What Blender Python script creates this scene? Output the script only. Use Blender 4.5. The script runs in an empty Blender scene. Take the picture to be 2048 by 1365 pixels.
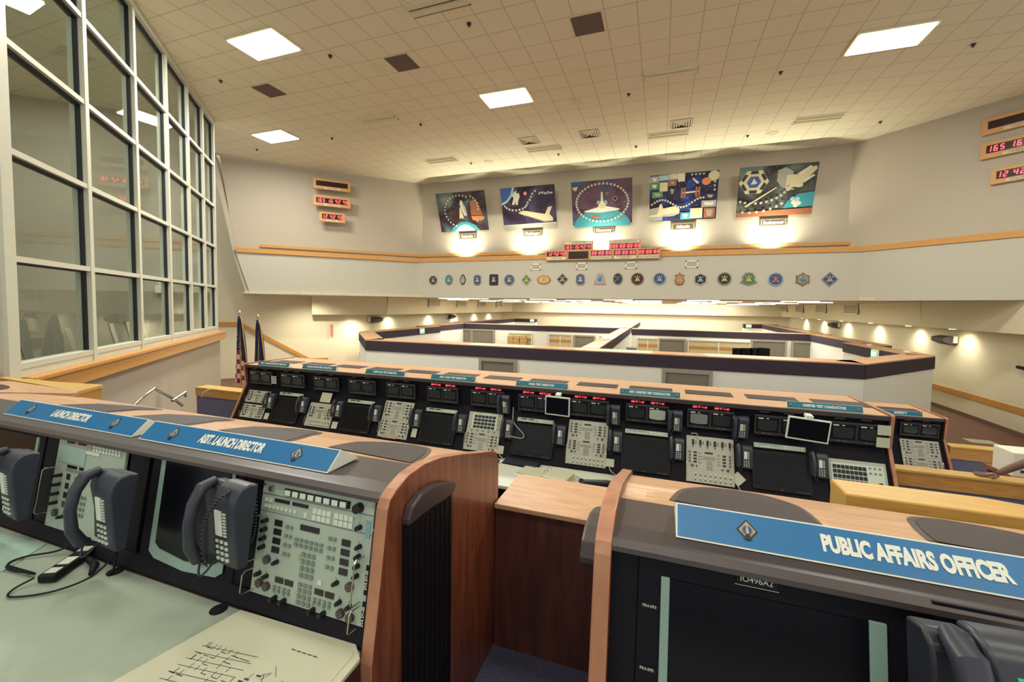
import bpy, math, random
from mathutils import Vector, Matrix
random.seed(7)
R = math.radians
SC = bpy.context.scene
COL = SC.collection
# ------------------------------------------------------------------ camera
cam = bpy.data.cameras.new('camera'); camo = bpy.data.objects.new('camera', cam); COL.objects.link(camo)
def cam_axes(yaw, pitch, roll):
    cy, sy, cp, sp = math.cos(yaw), math.sin(yaw), math.cos(pitch), math.sin(pitch)
    f = Vector((-sy*cp, cy*cp, -sp)); r = Vector((cy, sy, 0)); u = r.cross(f)
    c, s = math.cos(roll), math.sin(roll)
    return c*r + s*u, -s*r + c*u, f
cr, cu, cf = cam_axes(R(19.442), R(2.881), R(.81))
camo.matrix_world = Matrix(((cr.x, cu.x, -cf.x, 0), (cr.y, cu.y, -cf.y, 0), (cr.z, cu.z, -cf.z, 0), (0, 0, 0, 1)))
cam.sensor_width = 36; cam.lens = 844/2048*36; cam.shift_y = -(682.5-654.7)/2048; cam.clip_start = .02; cam.clip_end = 200
SC.camera = camo
# ------------------------------------------------------------------ exposure and world
SC.view_settings.view_transform = 'Standard'; SC.view_settings.look = 'None'; SC.view_settings.gamma = 1
SC.view_settings.use_curve_mapping = False; SC.view_settings.exposure = 0.38
W = bpy.data.worlds.new('world'); SC.world = W; W.use_nodes = True
W.node_tree.nodes['Background'].inputs[0].default_value = (.80, .80, .74, 1)
W.node_tree.nodes['Background'].inputs[1].default_value = .85
# ------------------------------------------------------------------ levels (camera eye is the origin)
H = 5.55        # upper ceiling
F1, F2, F3 = -1.81, -2.69, -3.5   # gallery tier, middle tier, main floor
YB = 17.13      # upper far wall
def area_light(name, loc, sx, sy, power, color=(1, .96, .85), rot=(0, 0, 0), spread=180):
    l = bpy.data.lights.new(name, 'AREA'); l.shape = 'RECTANGLE'; l.size = sx; l.size_y = sy; l.energy = power; l.color = color; l.spread = R(spread)
    o = bpy.data.objects.new(name, l); o.location = loc; o.rotation_euler = rot; COL.objects.link(o); return o
def spot(name, loc, power, ang, rot=(0, 0, 0), color=(1, .92, .72), blend=.6, size=.08):
    l = bpy.data.lights.new(name, 'SPOT'); l.energy = power; l.spot_size = R(ang); l.spot_blend = blend; l.color = color; l.shadow_soft_size = size
    o = bpy.data.objects.new(name, l); o.location = loc; o.rotation_euler = rot; COL.objects.link(o); return o
LITV = [(-8.22, 7.03), (-12.3, 10.9), (-4.06, 10.8), (4.2, 10.9)]                 # lit troffers the photo shows
LITH = [(-8.22, 2.9), (-4.06, 2.9), (0.05, 2.9), (4.2, 2.9), (-4.06, -.9), (0.05, -.9), (4.2, -.9), (-8.22, -.9)]  # lit ones over and behind the photographer
for (x, y) in LITV: area_light('troffer_light', (x, y, H-.06), 1.24, .7, 190 if x < -9 else 330)
for (x, y) in LITH: area_light('troffer_light', (x, y, H-.06), 1.24, .7, 36)
UPX = [-8.3, -5.3, -2.3, .62, 3.56]
for x in UPX: area_light('uplight_lamp', (x, 16.86, 2.16), .5, .06, 70, (1, .94, .72), (R(180-14), 0, 0), 150)
for y in (20.2, 24.6, 28.3, 31.9, 35): spot('downlight_lamp', (-14.15, y, -.62), 80, 150, (0, R(10), 0), blend=1)
for y in (18.3, 21, 24.2, 27.6, 31, 34.3): spot('downlight_lamp', (9.25, y, -.62), 70, 150, (0, R(-10), 0), blend=1)
spot('downlight_lamp', (-15.0, 14.9, .28), 380, 160, (0, 0, 0), blend=1); spot('downlight_lamp', (-14.3, 17.3, -.64), 200, 160, blend=1)
area_light('far_wall_fill', (-2.3, 36.2, .25), 16, .4, 260, rot=(R(35), 0, 0))  # added fill without a fixture, brightens the lower far wall
for i in range(3): area_light('lower_room_light', (-9+i*6.6, 24, .2), 4, 9, 330, (1, .95, .78))
area_light('lower_room_light', (-2.3, 34, .2), 14, 3, 800, (1, .95, .78))
# ------------------------------------------------------------------ materials
def lin(c): return tuple(((v/255)/12.92 if v/255 <= .04045 else ((v/255+.055)/1.055)**2.4) for v in c)
MATS = {}
def mat(name, rgb, rough=.6, metal=0, emit=0, spec=.5, noise=0, scale=20, stretch=None, rgb2=None, bump=0, coat=0):
    m = bpy.data.materials.new(name); m.use_nodes = True; nt = m.node_tree; b = nt.nodes['Principled BSDF']
    c = lin(rgb); b.inputs['Base Color'].default_value = (*c, 1); b.inputs['Roughness'].default_value = rough; b.inputs['Metallic'].default_value = metal
    b.inputs['Specular IOR Level'].default_value = spec
    if coat: b.inputs['Coat Weight'].default_value = coat
    if emit:
        b.inputs['Emission Color'].default_value = (*c, 1); b.inputs['Emission Strength'].default_value = emit
    if noise or rgb2 or bump:
        tc = nt.nodes.new('ShaderNodeTexCoord'); mp = nt.nodes.new('ShaderNodeMapping'); nz = nt.nodes.new('ShaderNodeTexNoise')
        nt.links.new(tc.outputs['Object'], mp.inputs[0]); nt.links.new(mp.outputs[0], nz.inputs['Vector'])
        if stretch: mp.inputs['Scale'].default_value = stretch
        nz.inputs['Scale'].default_value = scale; nz.inputs['Detail'].default_value = 5
        if noise or rgb2:
            cr_ = nt.nodes.new('ShaderNodeValToRGB'); c2 = lin(rgb2) if rgb2 else tuple(v*(1-noise) for v in c)
            cr_.color_ramp.elements[0].position = .35; cr_.color_ramp.elements[1].position = .68
            cr_.color_ramp.elements[0].color = (*c2, 1); cr_.color_ramp.elements[1].color = (*c, 1)
            nt.links.new(nz.outputs[0], cr_.inputs[0]); nt.links.new(cr_.outputs[0], b.inputs['Base Color'])
        if bump:
            bp = nt.nodes.new('ShaderNodeBump'); bp.inputs['Strength'].default_value = bump; bp.inputs['Distance'].default_value = .01
            nt.links.new(nz.outputs[0], bp.inputs['Height']); nt.links.new(bp.outputs[0], b.inputs['Normal'])
    MATS[name] = m; return m
wall_m = mat('painted_wall', (182, 173, 157), .9, noise=.05, scale=40, bump=.15)
wall_b = mat('painted_wall_band', (188, 185, 171), .9, noise=.04, scale=40, bump=.1)
wall_w = mat('white_partition_paint', (240, 241, 232), .85, noise=.03, scale=30)
wall_low = mat('cream_wall', (222, 214, 186), .9, noise=.04, scale=30)
white_m = mat('white_paint', (226, 224, 210), .6)
frame_m = mat('window_frame_paint', (196, 196, 180), .45)
gask_m = mat('dark_gasket', (30, 34, 44), .6)
oak = mat('oak', (206, 152, 78), .45, rgb2=(186, 130, 62), scale=6, stretch=(1.2, 14, 14), coat=.2)
oak_pale = mat('pale_oak', (212, 172, 92), .45, rgb2=(198, 156, 80), scale=6, stretch=(1.2, 14, 14), coat=.2)
lam = mat('tan_laminate', (206, 164, 128), .42, rgb2=(190, 146, 110), scale=3, stretch=(2, 12, 12), coat=.15)
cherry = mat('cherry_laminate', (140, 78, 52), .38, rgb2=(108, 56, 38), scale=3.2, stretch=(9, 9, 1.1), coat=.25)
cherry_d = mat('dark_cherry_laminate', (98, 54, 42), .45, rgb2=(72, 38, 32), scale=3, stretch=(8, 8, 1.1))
hood_m = mat('dark_hood_metal', (66, 57, 58), .42, spec=.5, noise=.08, scale=120)
rack_m = mat('black_rack_metal', (16, 13, 23), .6, spec=.2)
grille_m = mat('brown_black_grille', (70, 60, 62), .55)
dgrille_m = mat('dark_vent_grille', (62, 52, 58), .6)
brown_m = mat('brown_ceiling_grille', (108, 92, 88), .8, noise=.15, scale=60)
cap_m = mat('dark_fabric_band', (62, 52, 66), .85, noise=.25, scale=120)
desk_m = mat('grey_desk_laminate', (158, 170, 154), .5, noise=.06, scale=30)
face_m = mat('pale_grey_green_panel', (168, 182, 166), .45, noise=.05, scale=10)
face2_m = mat('warm_grey_panel', (182, 182, 168), .45, noise=.06, scale=14)
knob_m = mat('black_knob', (16, 16, 22), .35)
disp_m = mat('dark_display_window', (40, 38, 38), .25)
key_m = mat('pale_key', (206, 216, 200), .5)
keyg_m = mat('grey_key', (120, 132, 122), .5)
chrome = mat('steel', (190, 186, 174), .25, metal=.9)
phone_m = mat('charcoal_phone_plastic', (48, 52, 64), .36)
phone_d = mat('dark_phone_plastic', (36, 38, 48), .4)
screen_m = mat('dark_screen_glass', (8, 8, 16), .25, spec=.28)
crt_m = mat('dark_green_tube_glass', (46, 52, 48), .15, spec=.6)
crt_l = mat('pale_tube_glass', (176, 190, 172), .2)
crt_g = mat('grey_tube_glass', (128, 134, 128), .2)
bezel_m = mat('charcoal_bezel', (48, 48, 56), .5)
pale_bez = mat('pale_teal_bezel', (134, 160, 150), .5)
blue_s = mat('sign_blue', (12, 104, 160), .4)
teal_s = mat('sign_teal', (16, 112, 134), .4)
sign_w = mat('sign_white', (222, 224, 212), .5)
paper = mat('paper', (194, 194, 170), .8, noise=.03, scale=12)
paper_g = mat('grey_green_paper', (158, 186, 172), .8, noise=.12, scale=8, stretch=(1, 8, 1))
ink = mat('ink', (70, 68, 74), .8)
black = mat('black_plastic', (15, 13, 19), .55, spec=.3)
carpet1 = mat('blue_grey_carpet', (82, 82, 108), .95, noise=.45, scale=90, bump=.4)
carpetw = mat('blue_grey_wall_carpet', (112, 112, 138), .95, noise=.2, scale=60)
carpet2 = mat('brown_floor', (124, 88, 70), .6, rgb2=(104, 70, 56), scale=5, stretch=(1, 6, 1))
lit_m = mat('lit_diffuser', (255, 250, 225), .5, emit=9)
strip_m = mat('lit_strip_lens', (255, 248, 215), .5, emit=5)
lens_m = mat('unlit_lens', (214, 208, 178), .35)
tro_m = mat('troffer_metal', (226, 220, 190), .5)
led_m = mat('red_led', (255, 60, 70), .5, emit=3.5)
ledg_m = mat('green_exit_face', (90, 220, 130), .5, emit=1.1)
red_m = mat('flag_red', (150, 30, 45), .8); navy = mat('flag_navy', (34, 38, 84), .8); fwhite = mat('flag_white', (212, 205, 196), .8)
gold = mat('gold_fringe', (190, 150, 70), .5, metal=.4); silver = mat('pole_metal', (200, 192, 160), .3, metal=.8)
skin = mat('skin', (120, 84, 76), .55); shirt = mat('white_shirt', (206, 208, 206), .8); trouser = mat('dark_trousers', (50, 52, 64), .85); hair = mat('dark_hair', (36, 28, 26), .7)
glass_m = bpy.data.materials.new('window_glass'); glass_m.use_nodes = True
nt = glass_m.node_tree; nt.nodes.clear()
o_ = nt.nodes.new('ShaderNodeOutputMaterial'); mx = nt.nodes.new('ShaderNodeMixShader'); tr = nt.nodes.new('ShaderNodeBsdfTransparent'); gl = nt.nodes.new('ShaderNodeBsdfGlossy'); fr = nt.nodes.new('ShaderNodeFresnel')
tr.inputs[0].default_value = (.84, .89, .86, 1); gl.inputs['Roughness'].default_value = .01; gl.inputs[0].default_value = (.9, .9, .9, 1); fr.inputs[0].default_value = 1.5
ge = nt.nodes.new('ShaderNodeNewGeometry'); iv = nt.nodes.new('ShaderNodeMath'); iv.operation = 'SUBTRACT'; iv.inputs[0].default_value = 1; nt.links.new(ge.outputs['Backfacing'], iv.inputs[1])
mu = nt.nodes.new('ShaderNodeMath'); mu.operation = 'MULTIPLY'; nt.links.new(fr.outputs[0], mu.inputs[0]); nt.links.new(iv.outputs[0], mu.inputs[1]); nt.links.new(mu.outputs[0], mx.inputs[0]); nt.links.new(tr.outputs[0], mx.inputs[1]); nt.links.new(gl.outputs[0], mx.inputs[2]); nt.links.new(mx.outputs[0], o_.inputs[0])
def grid_mat(name, rgb, line, tx, ty, x0, y0, lw):
    m = mat(name, rgb, .9); nt = m.node_tree; b = nt.nodes['Principled BSDF']; N = nt.nodes.new; L = nt.links.new
    tc = N('ShaderNodeTexCoord'); sp = N('ShaderNodeSeparateXYZ'); L(tc.outputs['Object'], sp.inputs[0]); outs = []
    for k, (t, o0) in enumerate(((tx, x0), (ty, y0))):
        a = N('ShaderNodeMath'); a.operation = 'SUBTRACT'; L(sp.outputs[k], a.inputs[0]); a.inputs[1].default_value = o0 - 100*t - lw/2
        d = N('ShaderNodeMath'); d.operation = 'DIVIDE'; L(a.outputs[0], d.inputs[0]); d.inputs[1].default_value = t
        f = N('ShaderNodeMath'); f.operation = 'FRACT'; L(d.outputs[0], f.inputs[0])
        l = N('ShaderNodeMath'); l.operation = 'LESS_THAN'; L(f.outputs[0], l.inputs[0]); l.inputs[1].default_value = lw/t; outs.append(l)
    mxx = N('ShaderNodeMath'); mxx.operation = 'MAXIMUM'; L(outs[0].outputs[0], mxx.inputs[0]); L(outs[1].outputs[0], mxx.inputs[1])
    nz = N('ShaderNodeTexNoise'); nz.inputs['Scale'].default_value = 35; L(tc.outputs['Object'], nz.inputs['Vector'])
    mc = N('ShaderNodeMix'); mc.data_type = 'RGBA'; c = lin(rgb); mc.inputs['A'].default_value = (*[v*.94 for v in c], 1); mc.inputs['B'].default_value = (*c, 1); L(nz.outputs[0], mc.inputs['Factor'])
    m2 = N('ShaderNodeMix'); m2.data_type = 'RGBA'; L(mxx.outputs[0], m2.inputs['Factor']); L(mc.outputs['Result'], m2.inputs['A']); m2.inputs['B'].default_value = (*lin(line), 1)
    L(m2.outputs['Result'], b.inputs['Base Color']); return m
TX, TY = .587, .633
ceil_m = grid_mat('ceiling_tiles', (230, 224, 198), (196, 188, 164), TX, TY, -8.807, 8.235, .022)
ceil2_m = grid_mat('lower_ceiling_tiles', (206, 200, 176), (182, 172, 146), .61, 1.22, 0, 0, .02)
def perf_mat(name, rgb, dark, s):
    m = mat(name, rgb, .6); nt = m.node_tree; b = nt.nodes['Principled BSDF']; N = nt.nodes.new; L = nt.links.new
    tc = N('ShaderNodeTexCoord'); ck = N('ShaderNodeTexWave'); ck.wave_type = 'BANDS'; ck.bands_direction = 'Y'; ck.inputs['Scale'].default_value = s
    L(tc.outputs['Object'], ck.inputs[0]); cr_ = N('ShaderNodeValToRGB'); cr_.color_ramp.elements[0].color = (*lin(dark), 1); cr_.color_ramp.elements[1].color = (*lin(rgb), 1)
    L(ck.outputs[0], cr_.inputs[0]); L(cr_.outputs[0], b.inputs['Base Color']); return m
vent_m = perf_mat('ribbed_vent', (64, 53, 56), (26, 20, 25), 18)
slat_m = perf_mat('louvre', (170, 162, 146), (110, 102, 92), 14)
def poster_mat(name, cols, cx, cz, rx, s=1.2):
    # deep space ground: soft noise clouds between several printed colours
    m = mat(name, cols[0], .35); nt = m.node_tree; b = nt.nodes['Principled BSDF']; N = nt.nodes.new; L = nt.links.new
    tc = N('ShaderNodeTexCoord'); nz = N('ShaderNodeTexNoise'); nz.inputs['Scale'].default_value = s; nz.inputs['Detail'].default_value = 6; nz.inputs['Distortion'].default_value = .6
    L(tc.outputs['Object'], nz.inputs['Vector']); cr_ = N('ShaderNodeValToRGB'); r = cr_.color_ramp
    r.elements[0].position = .36; r.elements[0].color = (*lin(cols[0]), 1); r.elements[1].position = .72; r.elements[1].color = (*lin(cols[-1]), 1)
    for i, c in enumerate(cols[1:-1]):
        e = r.elements.new(.36 + .36*(i+1)/(len(cols)-1)); e.color = (*lin(c), 1)
    L(nz.outputs[0], cr_.inputs[0]); L(cr_.outputs[0], b.inputs['Base Color']); return m
# ------------------------------------------------------------------ mesh builder
class MB:
    def __init__(s): s.v = []; s.f = []; s.m = []
    def add(s, vs, fs, mi=0, M=None):
        n = len(s.v)
        for p in vs:
            p = Vector(p)
            if M is not None: p = M @ p
            s.v.append(tuple(p))
        for f in fs: s.f.append([i+n for i in f]); s.m.append(mi)
        return s
    def box(s, x0, x1, y0, y1, z0, z1, mi=0, M=None):
        return s.add([(x0, y0, z0), (x1, y0, z0), (x1, y1, z0), (x0, y1, z0), (x0, y0, z1), (x1, y0, z1), (x1, y1, z1), (x0, y1, z1)],
                     [(0, 3, 2, 1), (4, 5, 6, 7), (0, 1, 5, 4), (1, 2, 6, 5), (2, 3, 7, 6), (3, 0, 4, 7)], mi, M)
    def prism(s, pts, a0, a1, axis='x', mi=0, M=None):
        n = len(pts)
        def mk(a, p): return (a, p[0], p[1]) if axis == 'x' else ((p[0], a, p[1]) if axis == 'y' else (p[0], p[1], a))
        vs = [mk(a0, p) for p in pts] + [mk(a1, p) for p in pts]
        ar = sum(pts[i][0]*pts[(i+1) % n][1]-pts[(i+1) % n][0]*pts[i][1] for i in range(n))
        flip = (ar < 0) ^ (axis == 'y') ^ (a1 < a0)
        fs = [tuple(range(n))[::-1], tuple(range(n, 2*n))] + [(i, (i+1) % n, n+(i+1) % n, n+i) for i in range(n)]
        if flip: fs = [f[::-1] for f in fs]
        return s.add(vs, fs, mi, M)
    def wall(s, p0, p1, z0, z1, t, mi=0):      # vertical slab, thickness t to the left of p0->p1
        d = Vector((p1[0]-p0[0], p1[1]-p0[1])).normalized(); nx, ny = -d.y*t, d.x*t
        return s.prism([p0, p1, (p1[0]+nx, p1[1]+ny), (p0[0]+nx, p0[1]+ny)], z0, z1, 'z', mi)
    def cyl(s, p0, p1, r0, r1=None, n=16, mi=0, caps=True, M=None):
        p0, p1 = Vector(p0), Vector(p1); r1 = r0 if r1 is None else r1; d = (p1-p0).normalized()
        a = d.orthogonal().normalized(); b = d.cross(a)
        vs = [p0+r0*(math.cos(t)*a+math.sin(t)*b) for t in [2*math.pi*i/n for i in range(n)]] + [p1+r1*(math.cos(t)*a+math.sin(t)*b) for t in [2*math.pi*i/n for i in range(n)]]
        fs = [(i, (i+1) % n, n+(i+1) % n, n+i) for i in range(n)]
        if caps: fs += [tuple(range(n))[::-1], tuple(range(n, 2*n))]
        return s.add(vs, fs, mi, M)
    def tube(s, pts, r, n=8, mi=0, M=None):
        pts = [Vector(p) for p in pts]; vs = []; fs = []; up = None
        for i, p in enumerate(pts):
            d = (pts[min(i+1, len(pts)-1)]-pts[max(i-1, 0)]).normalized()
            if up is None: up = d.orthogonal().normalized()
            a = (up - d*up.dot(d)).normalized(); b = d.cross(a); up = a
            rr = r[i] if isinstance(r, (list, tuple)) else r
            for k in range(n): vs.append(p+rr*(math.cos(2*math.pi*k/n)*a+math.sin(2*math.pi*k/n)*b))
        for i in range(len(pts)-1):
            for k in range(n): fs.append((i*n+k, i*n+(k+1) % n, (i+1)*n+(k+1) % n, (i+1)*n+k))
        fs += [tuple(range(n))[::-1], tuple(range((len(pts)-1)*n, len(pts)*n))]
        return s.add(vs, fs, mi, M)
    def poly(s, pts, mi=0, M=None): return s.add(pts, [tuple(range(len(pts)))], mi, M)
    def ball(s, c, r, n=10, mi=0, sc=(1, 1, 1)):
        vs = []; fs = []
        for i in range(n+1):
            for j in range(2*n):
                a, b = math.pi*i/n, math.pi*j/n
                vs.append((c[0]+r*sc[0]*math.sin(a)*math.cos(b), c[1]+r*sc[1]*math.sin(a)*math.sin(b), c[2]+r*sc[2]*math.cos(a)))
        for i in range(n):
            for j in range(2*n): fs.append((i*2*n+j, (i+1)*2*n+j, (i+1)*2*n+(j+1) % (2*n), i*2*n+(j+1) % (2*n)))
        return s.add(vs, fs, mi)
def obj(name, mb, mats, parent=None, smooth=False, bevel=0, loc=None, rot=None):
    me = bpy.data.meshes.new(name); me.from_pydata(mb.v, [], mb.f); me.update()
    mats = mats if isinstance(mats, (list, tuple)) else [mats]
    for m in mats: me.materials.append(m)
    me.polygons.foreach_set('material_index', mb.m)
    if smooth:
        me.polygons.foreach_set('use_smooth', [True]*len(me.polygons))
        me.set_sharp_from_angle(angle=R(40))
    o = bpy.data.objects.new(name, me); COL.objects.link(o)
    if bevel:
        b = o.modifiers.new('bevel', 'BEVEL'); b.width = bevel; b.segments = 2; b.limit_method = 'ANGLE'; b.angle_limit = R(40)
    if parent: o.parent = parent
    if loc: o.location = loc
    if rot: o.rotation_euler = rot
    return o
def tag(o, label, cat, group=None):
    o['label'] = label; o['category'] = cat
    if group: o['group'] = group
    return o
def struct(o): o['kind'] = 'structure'; return o
def thing(name, label, cat, loc=(0, 0, 0), rot=(0, 0, 0), group=None):
    o = bpy.data.objects.new(name, None); o.empty_display_size = .05; COL.objects.link(o); o.location = loc; o.rotation_euler = rot
    return tag(o, label, cat, group)
def dup(root, loc, rot=None, label=None, group=None):
    def cp(o, par):
        c = o.copy(); COL.objects.link(c)
        if par: c.parent = par
        for ch in list(o.children): cp(ch, c)
        return c
    c = cp(root, None); c.location = loc
    if rot is not None: c.rotation_euler = rot
    if label: c['label'] = label
    if group: c['group'] = group
    return c
def text_mb(txt, size, sx=1., bold=0., space=1., width=None):
    cu_ = bpy.data.curves.new('t', 'FONT'); cu_.body = txt; cu_.size = size; cu_.align_x = 'CENTER'; cu_.align_y = 'CENTER'; cu_.offset = bold; cu_.space_character = space; cu_.resolution_u = 3
    o = bpy.data.objects.new('t', cu_); COL.objects.link(o); dg = bpy.context.evaluated_depsgraph_get(); dg.update()
    me = bpy.data.meshes.new_from_object(o.evaluated_get(dg)); mb = MB()
    if width: sx = width/(max(v.co.x for v in me.vertices)-min(v.co.x for v in me.vertices))
    mb.v = [(v.co.x*sx, 0, v.co.y) for v in me.vertices]; mb.f = [list(p.vertices) for p in me.polygons]; mb.m = [0]*len(mb.f)
    bpy.data.objects.remove(o); bpy.data.curves.remove(cu_); bpy.data.meshes.remove(me); return mb
def text(txt, size, m, parent, loc, rot=(0, 0, 0), sx=1., bold=0., name='lettering', space=1., width=None):
    return obj(name, text_mb(txt, size, sx, bold, space, width), m, parent, loc=loc, rot=rot)
SEG = {'0': 'abcdef', '1': 'bc', '2': 'abged', '3': 'abgcd', '4': 'fgbc', '5': 'afgcd', '6': 'afgedc', '7': 'abc', '8': 'abcdefg', '9': 'abcdfg', ' ': ''}
def digits(txt, h, mb=None, x0=0, z0=0, y=0, t=None, slant=.12):
    mb = mb or MB(); w = h*.56; t = t or h*.15; adv = w*1.5; x = x0
    def bar(a, b, c, d):
        q = [(a, c), (b, c), (b, d), (a, d)]
        mb.prism([(x+u+(v)*slant, z0+v) for u, v in q], y, y-.004, 'y')
    for ch in txt:
        if ch == ':':
            x += adv*.12
            for zz in (h*.28, h*.68): bar(0, t, zz, zz+t)
            x += adv*.38; continue
        if ch == ' ': x += adv*.5; continue
        for sgm in SEG[ch]:
            if sgm == 'a': bar(t*.6, w-t*.6, h-t, h)
            if sgm == 'g': bar(t*.6, w-t*.6, h/2-t/2, h/2+t/2)
            if sgm == 'd': bar(t*.6, w-t*.6, 0, t)
            if sgm == 'f': bar(0, t, h/2+t*.2, h-t*.3)
            if sgm == 'b': bar(w-t, w, h/2+t*.2, h-t*.3)
            if sgm == 'e': bar(0, t, t*.3, h/2-t*.2)
            if sgm == 'c': bar(w-t, w, t*.3, h/2-t*.2)
        x += adv
    mb.width = x-x0; return mb
def ring(c, r, n=16, a0=0, sx=1, sz=1): return [(c[0]+r*sx*math.cos(a0+2*math.pi*i/n), c[1]+r*sz*math.sin(a0+2*math.pi*i/n)) for i in range(n)]
# ================================================================== the room
# floors: three tiers
struct(obj('floor', MB().box(-9, 8, -6, 2.6, F1-.1, F1), carpet1))
struct(obj('floor', MB().box(-12, 12, 2.6, 5.75, F2-.1, F2), carpet1))
struct(obj('floor', MB().box(-19, 12, 5.75, 39, F3-.1, F3), carpet2))
# risers between tiers
struct(obj('wall_riser_gallery', MB().box(-9, 8, 2.55, 2.6, F2, F1), carpetw))
# upper ceiling (octagonal), extended back over the photographer
A_ = lambda x: x+27.6      # left oblique wall plane  y = x + 27.6
B_ = lambda x: 23.24-x     # right oblique wall plane
ceilpoly = [(-10.6, YB), (6.1, YB), (14.5, B_(14.5)), (14.5, -6), (1.2, -6), (-13.24, 9.44), (-15.9, 11.7)]
struct(obj('ceiling', MB().prism([(6.11, YB+.1), (-10.5, YB+.1), (-16.2, 11.4), (-13.3, 9.58), (-2.0, -3), (-2, -6), (14.5, -6), (14.5, 8.74)], H, H+.1, 'z'), ceil_m))
# far upper wall, its face above the ledge, and the projecting band below it
struct(obj('wall_far', MB().box(-11.0, 6.6, YB+.12, YB+.3, 2.1, H+.1), wall_m))
band = MB().box(-10.6, 6.2, 16.9, YB+.35, .33, 1.96)
struct(obj('trim_1', band, wall_b))
struct(obj('trim_2', MB().box(-10.62, 6.24, 16.86, 16.93, 1.93, 2.1), oak))
struct(obj('trim_3', MB().box(-10.62, 6.24, YB+.05, YB+.13, 2.2, 2.31), oak))
# left oblique upper wall with raked end, ledges
def oblique(name, pts_uz, origin, d, t, m, off=0):
    # polygon given as (distance along wall, z), extruded along the wall normal
    dx, dy = d; nx, ny = -dy, dx
    mb = MB(); M = Matrix(((dx, nx, 0, origin[0]+nx*off), (dy, ny, 0, origin[1]+ny*off), (0, 0, 1, 0), (0, 0, 0, 1)))
    mb.prism(pts_uz, 0, t, 'y', 0, M); return struct(obj(name, mb, m))
q = math.sqrt(.5)
# u measured from corner (-10.47,17.13) towards lower left; direction (-q,-q), normal (q,-q) faces the room
uL = lambda x: (-10.47-x)/q
oblique('wall_left', [(-.4, 2.1), (7.35, 2.1), (7.78, H+.05), (-.4, H+.05)], (-10.47, YB), (-q, -q), .25, wall_m, -.4+.0)
oblique('trim_4', [(-.05, .35), (6.85, .35), (7.30, 1.96), (-.05, 1.96)], (-10.47, YB), (-q, -q), -.45, wall_b, .08)
oblique('trim_5', [(-.05, 1.93), (7.25, 1.93), (7.32, 2.1), (-.05, 2.1)], (-10.47, YB), (-q, -q), .06, oak, .09)
oblique('trim_6', [(-.05, 2.2), (6.5, 2.2), (6.5, 2.31), (-.05, 2.31)], (-10.47, YB), (-q, -q), .06, oak, -.14)
# raked return closing the end of the oblique mass
E0 = [(-15.95, 11.45, 5.56), (-15.59, 12.0, 1.93), (-15.31, 12.29, .33)]; rt = MB()
vs_ = [(a, b, c) for a, b, c in E0]+[(a-2.5, b+2.5, c) for a, b, c in E0]
rt.add(vs_+[(a-.1, b-.1, c) for a, b, c in vs_], [(0, 1, 4, 3), (1, 2, 5, 4), (6, 9, 10, 7), (7, 10, 11, 8), (2, 8, 11, 5), (0, 6, 7, 1), (1, 7, 8, 2)])
struct(obj('wall_return', rt, wall_m))
# right oblique wall: from (6.11,17.13) direction (q,-q)
oblique('wall_right', [(-.4, 2.1), (12, 2.1), (12, H+.05), (-.4, H+.05)], (6.11, YB), (q, -q), -.25, wall_m, .14)
oblique('trim_7', [(-.05, .33), (12, .33), (12, 1.96), (-.05, 1.96)], (6.11, YB), (q, -q), .4, wall_b, -.16)
oblique('trim_8', [(-.05, 1.93), (12, 1.93), (12, 2.1), (-.05, 2.1)], (6.11, YB), (q, -q), .07, oak, -.2)
oblique('trim_9', [(-.05, 2.2), (12, 2.2), (12, 2.31), (-.05, 2.31)], (6.11, YB), (q, -q), .06, oak, .05)
# ---------------- lower room under the band
struct(obj('ceiling', MB().prism([(-10.3, 17.0), (6.0, 17.0), (12, 11.2), (12, 39), (-19, 39), (-18.2, 14.2), (-15.35, 12.1)], .34, .44, 'z'), ceil2_m))
XL, XR = -14.6, 9.7
lw = MB().wall((-21.5, 10.8), (-15.0, 17.3), F3, 8.5, .2); lw.wall((-15.0, 17.3), (XL, 18.6), F3, .4, .2); lw.wall((XL, 18.6), (XL, 38.5), F3, .4, .2)
struct(obj('wall_lower_left', lw, wall_low))
rw = MB().wall((XR-.25, 38.5), (XR, 18.1), F3, .4, .2); rw.wall((XR, 18.1), (XR-.15, 8), F3, .4, .2)
struct(obj('wall_lower_right', rw, wall_low))
struct(obj('wall_lower_far', MB().box(-16, 11, 38.3, 38.5, F3, .4), wall_low))
struct(obj('baseboard_right', MB().wall((XR-.29, 38), (XR-.03, 18.1), F3, F3+.13, .03).wall((XR-.03, 18.1), (XR-.18, 8), F3, F3+.13, .03), mat('brown_baseboard', (112, 96, 82), .7)))
# bulkheads (lean slightly, wider at the top)
def bulk(name, p0, p1, lean, m=wall_low, z0=-.55, z1=.36, depth=1.2):
    d = Vector((p1[0]-p0[0], p1[1]-p0[1])).normalized(); n = Vector((-d.y, d.x))  # n points away from the room
    a = [Vector(p0), Vector(p1)]; vs = []
    for p in a: vs += [(p.x, p.y, z0), (p.x-n.x*lean, p.y-n.y*lean, z1), (p.x+n.x*depth, p.y+n.y*depth, z1), (p.x+n.x*depth, p.y+n.y*depth, z0)]
    return struct(obj(name, MB().add(vs, [(0, 1, 2, 3), (7, 6, 5, 4), (0, 4, 5, 1), (1, 5, 6, 2), (2, 6, 7, 3), (3, 7, 4, 0)]), m))
bulk('trim_10', (-15.75, 15.85), (-13.3, 18.3), .12)
bulk('trim_11', (-13.3, 18.3), (-13.3, 38.3), .12, depth=1.1)
bulk('trim_12', (8.75, 38.3), (8.95, 19.4), .12, depth=.9)
bulk('trim_13', (8.95, 19.4), (8.7, 12), .10, depth=1.1)
bulk('trim_14', (-13.3, 37.6), (8.8, 37.6), .1, depth=.7)
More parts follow.
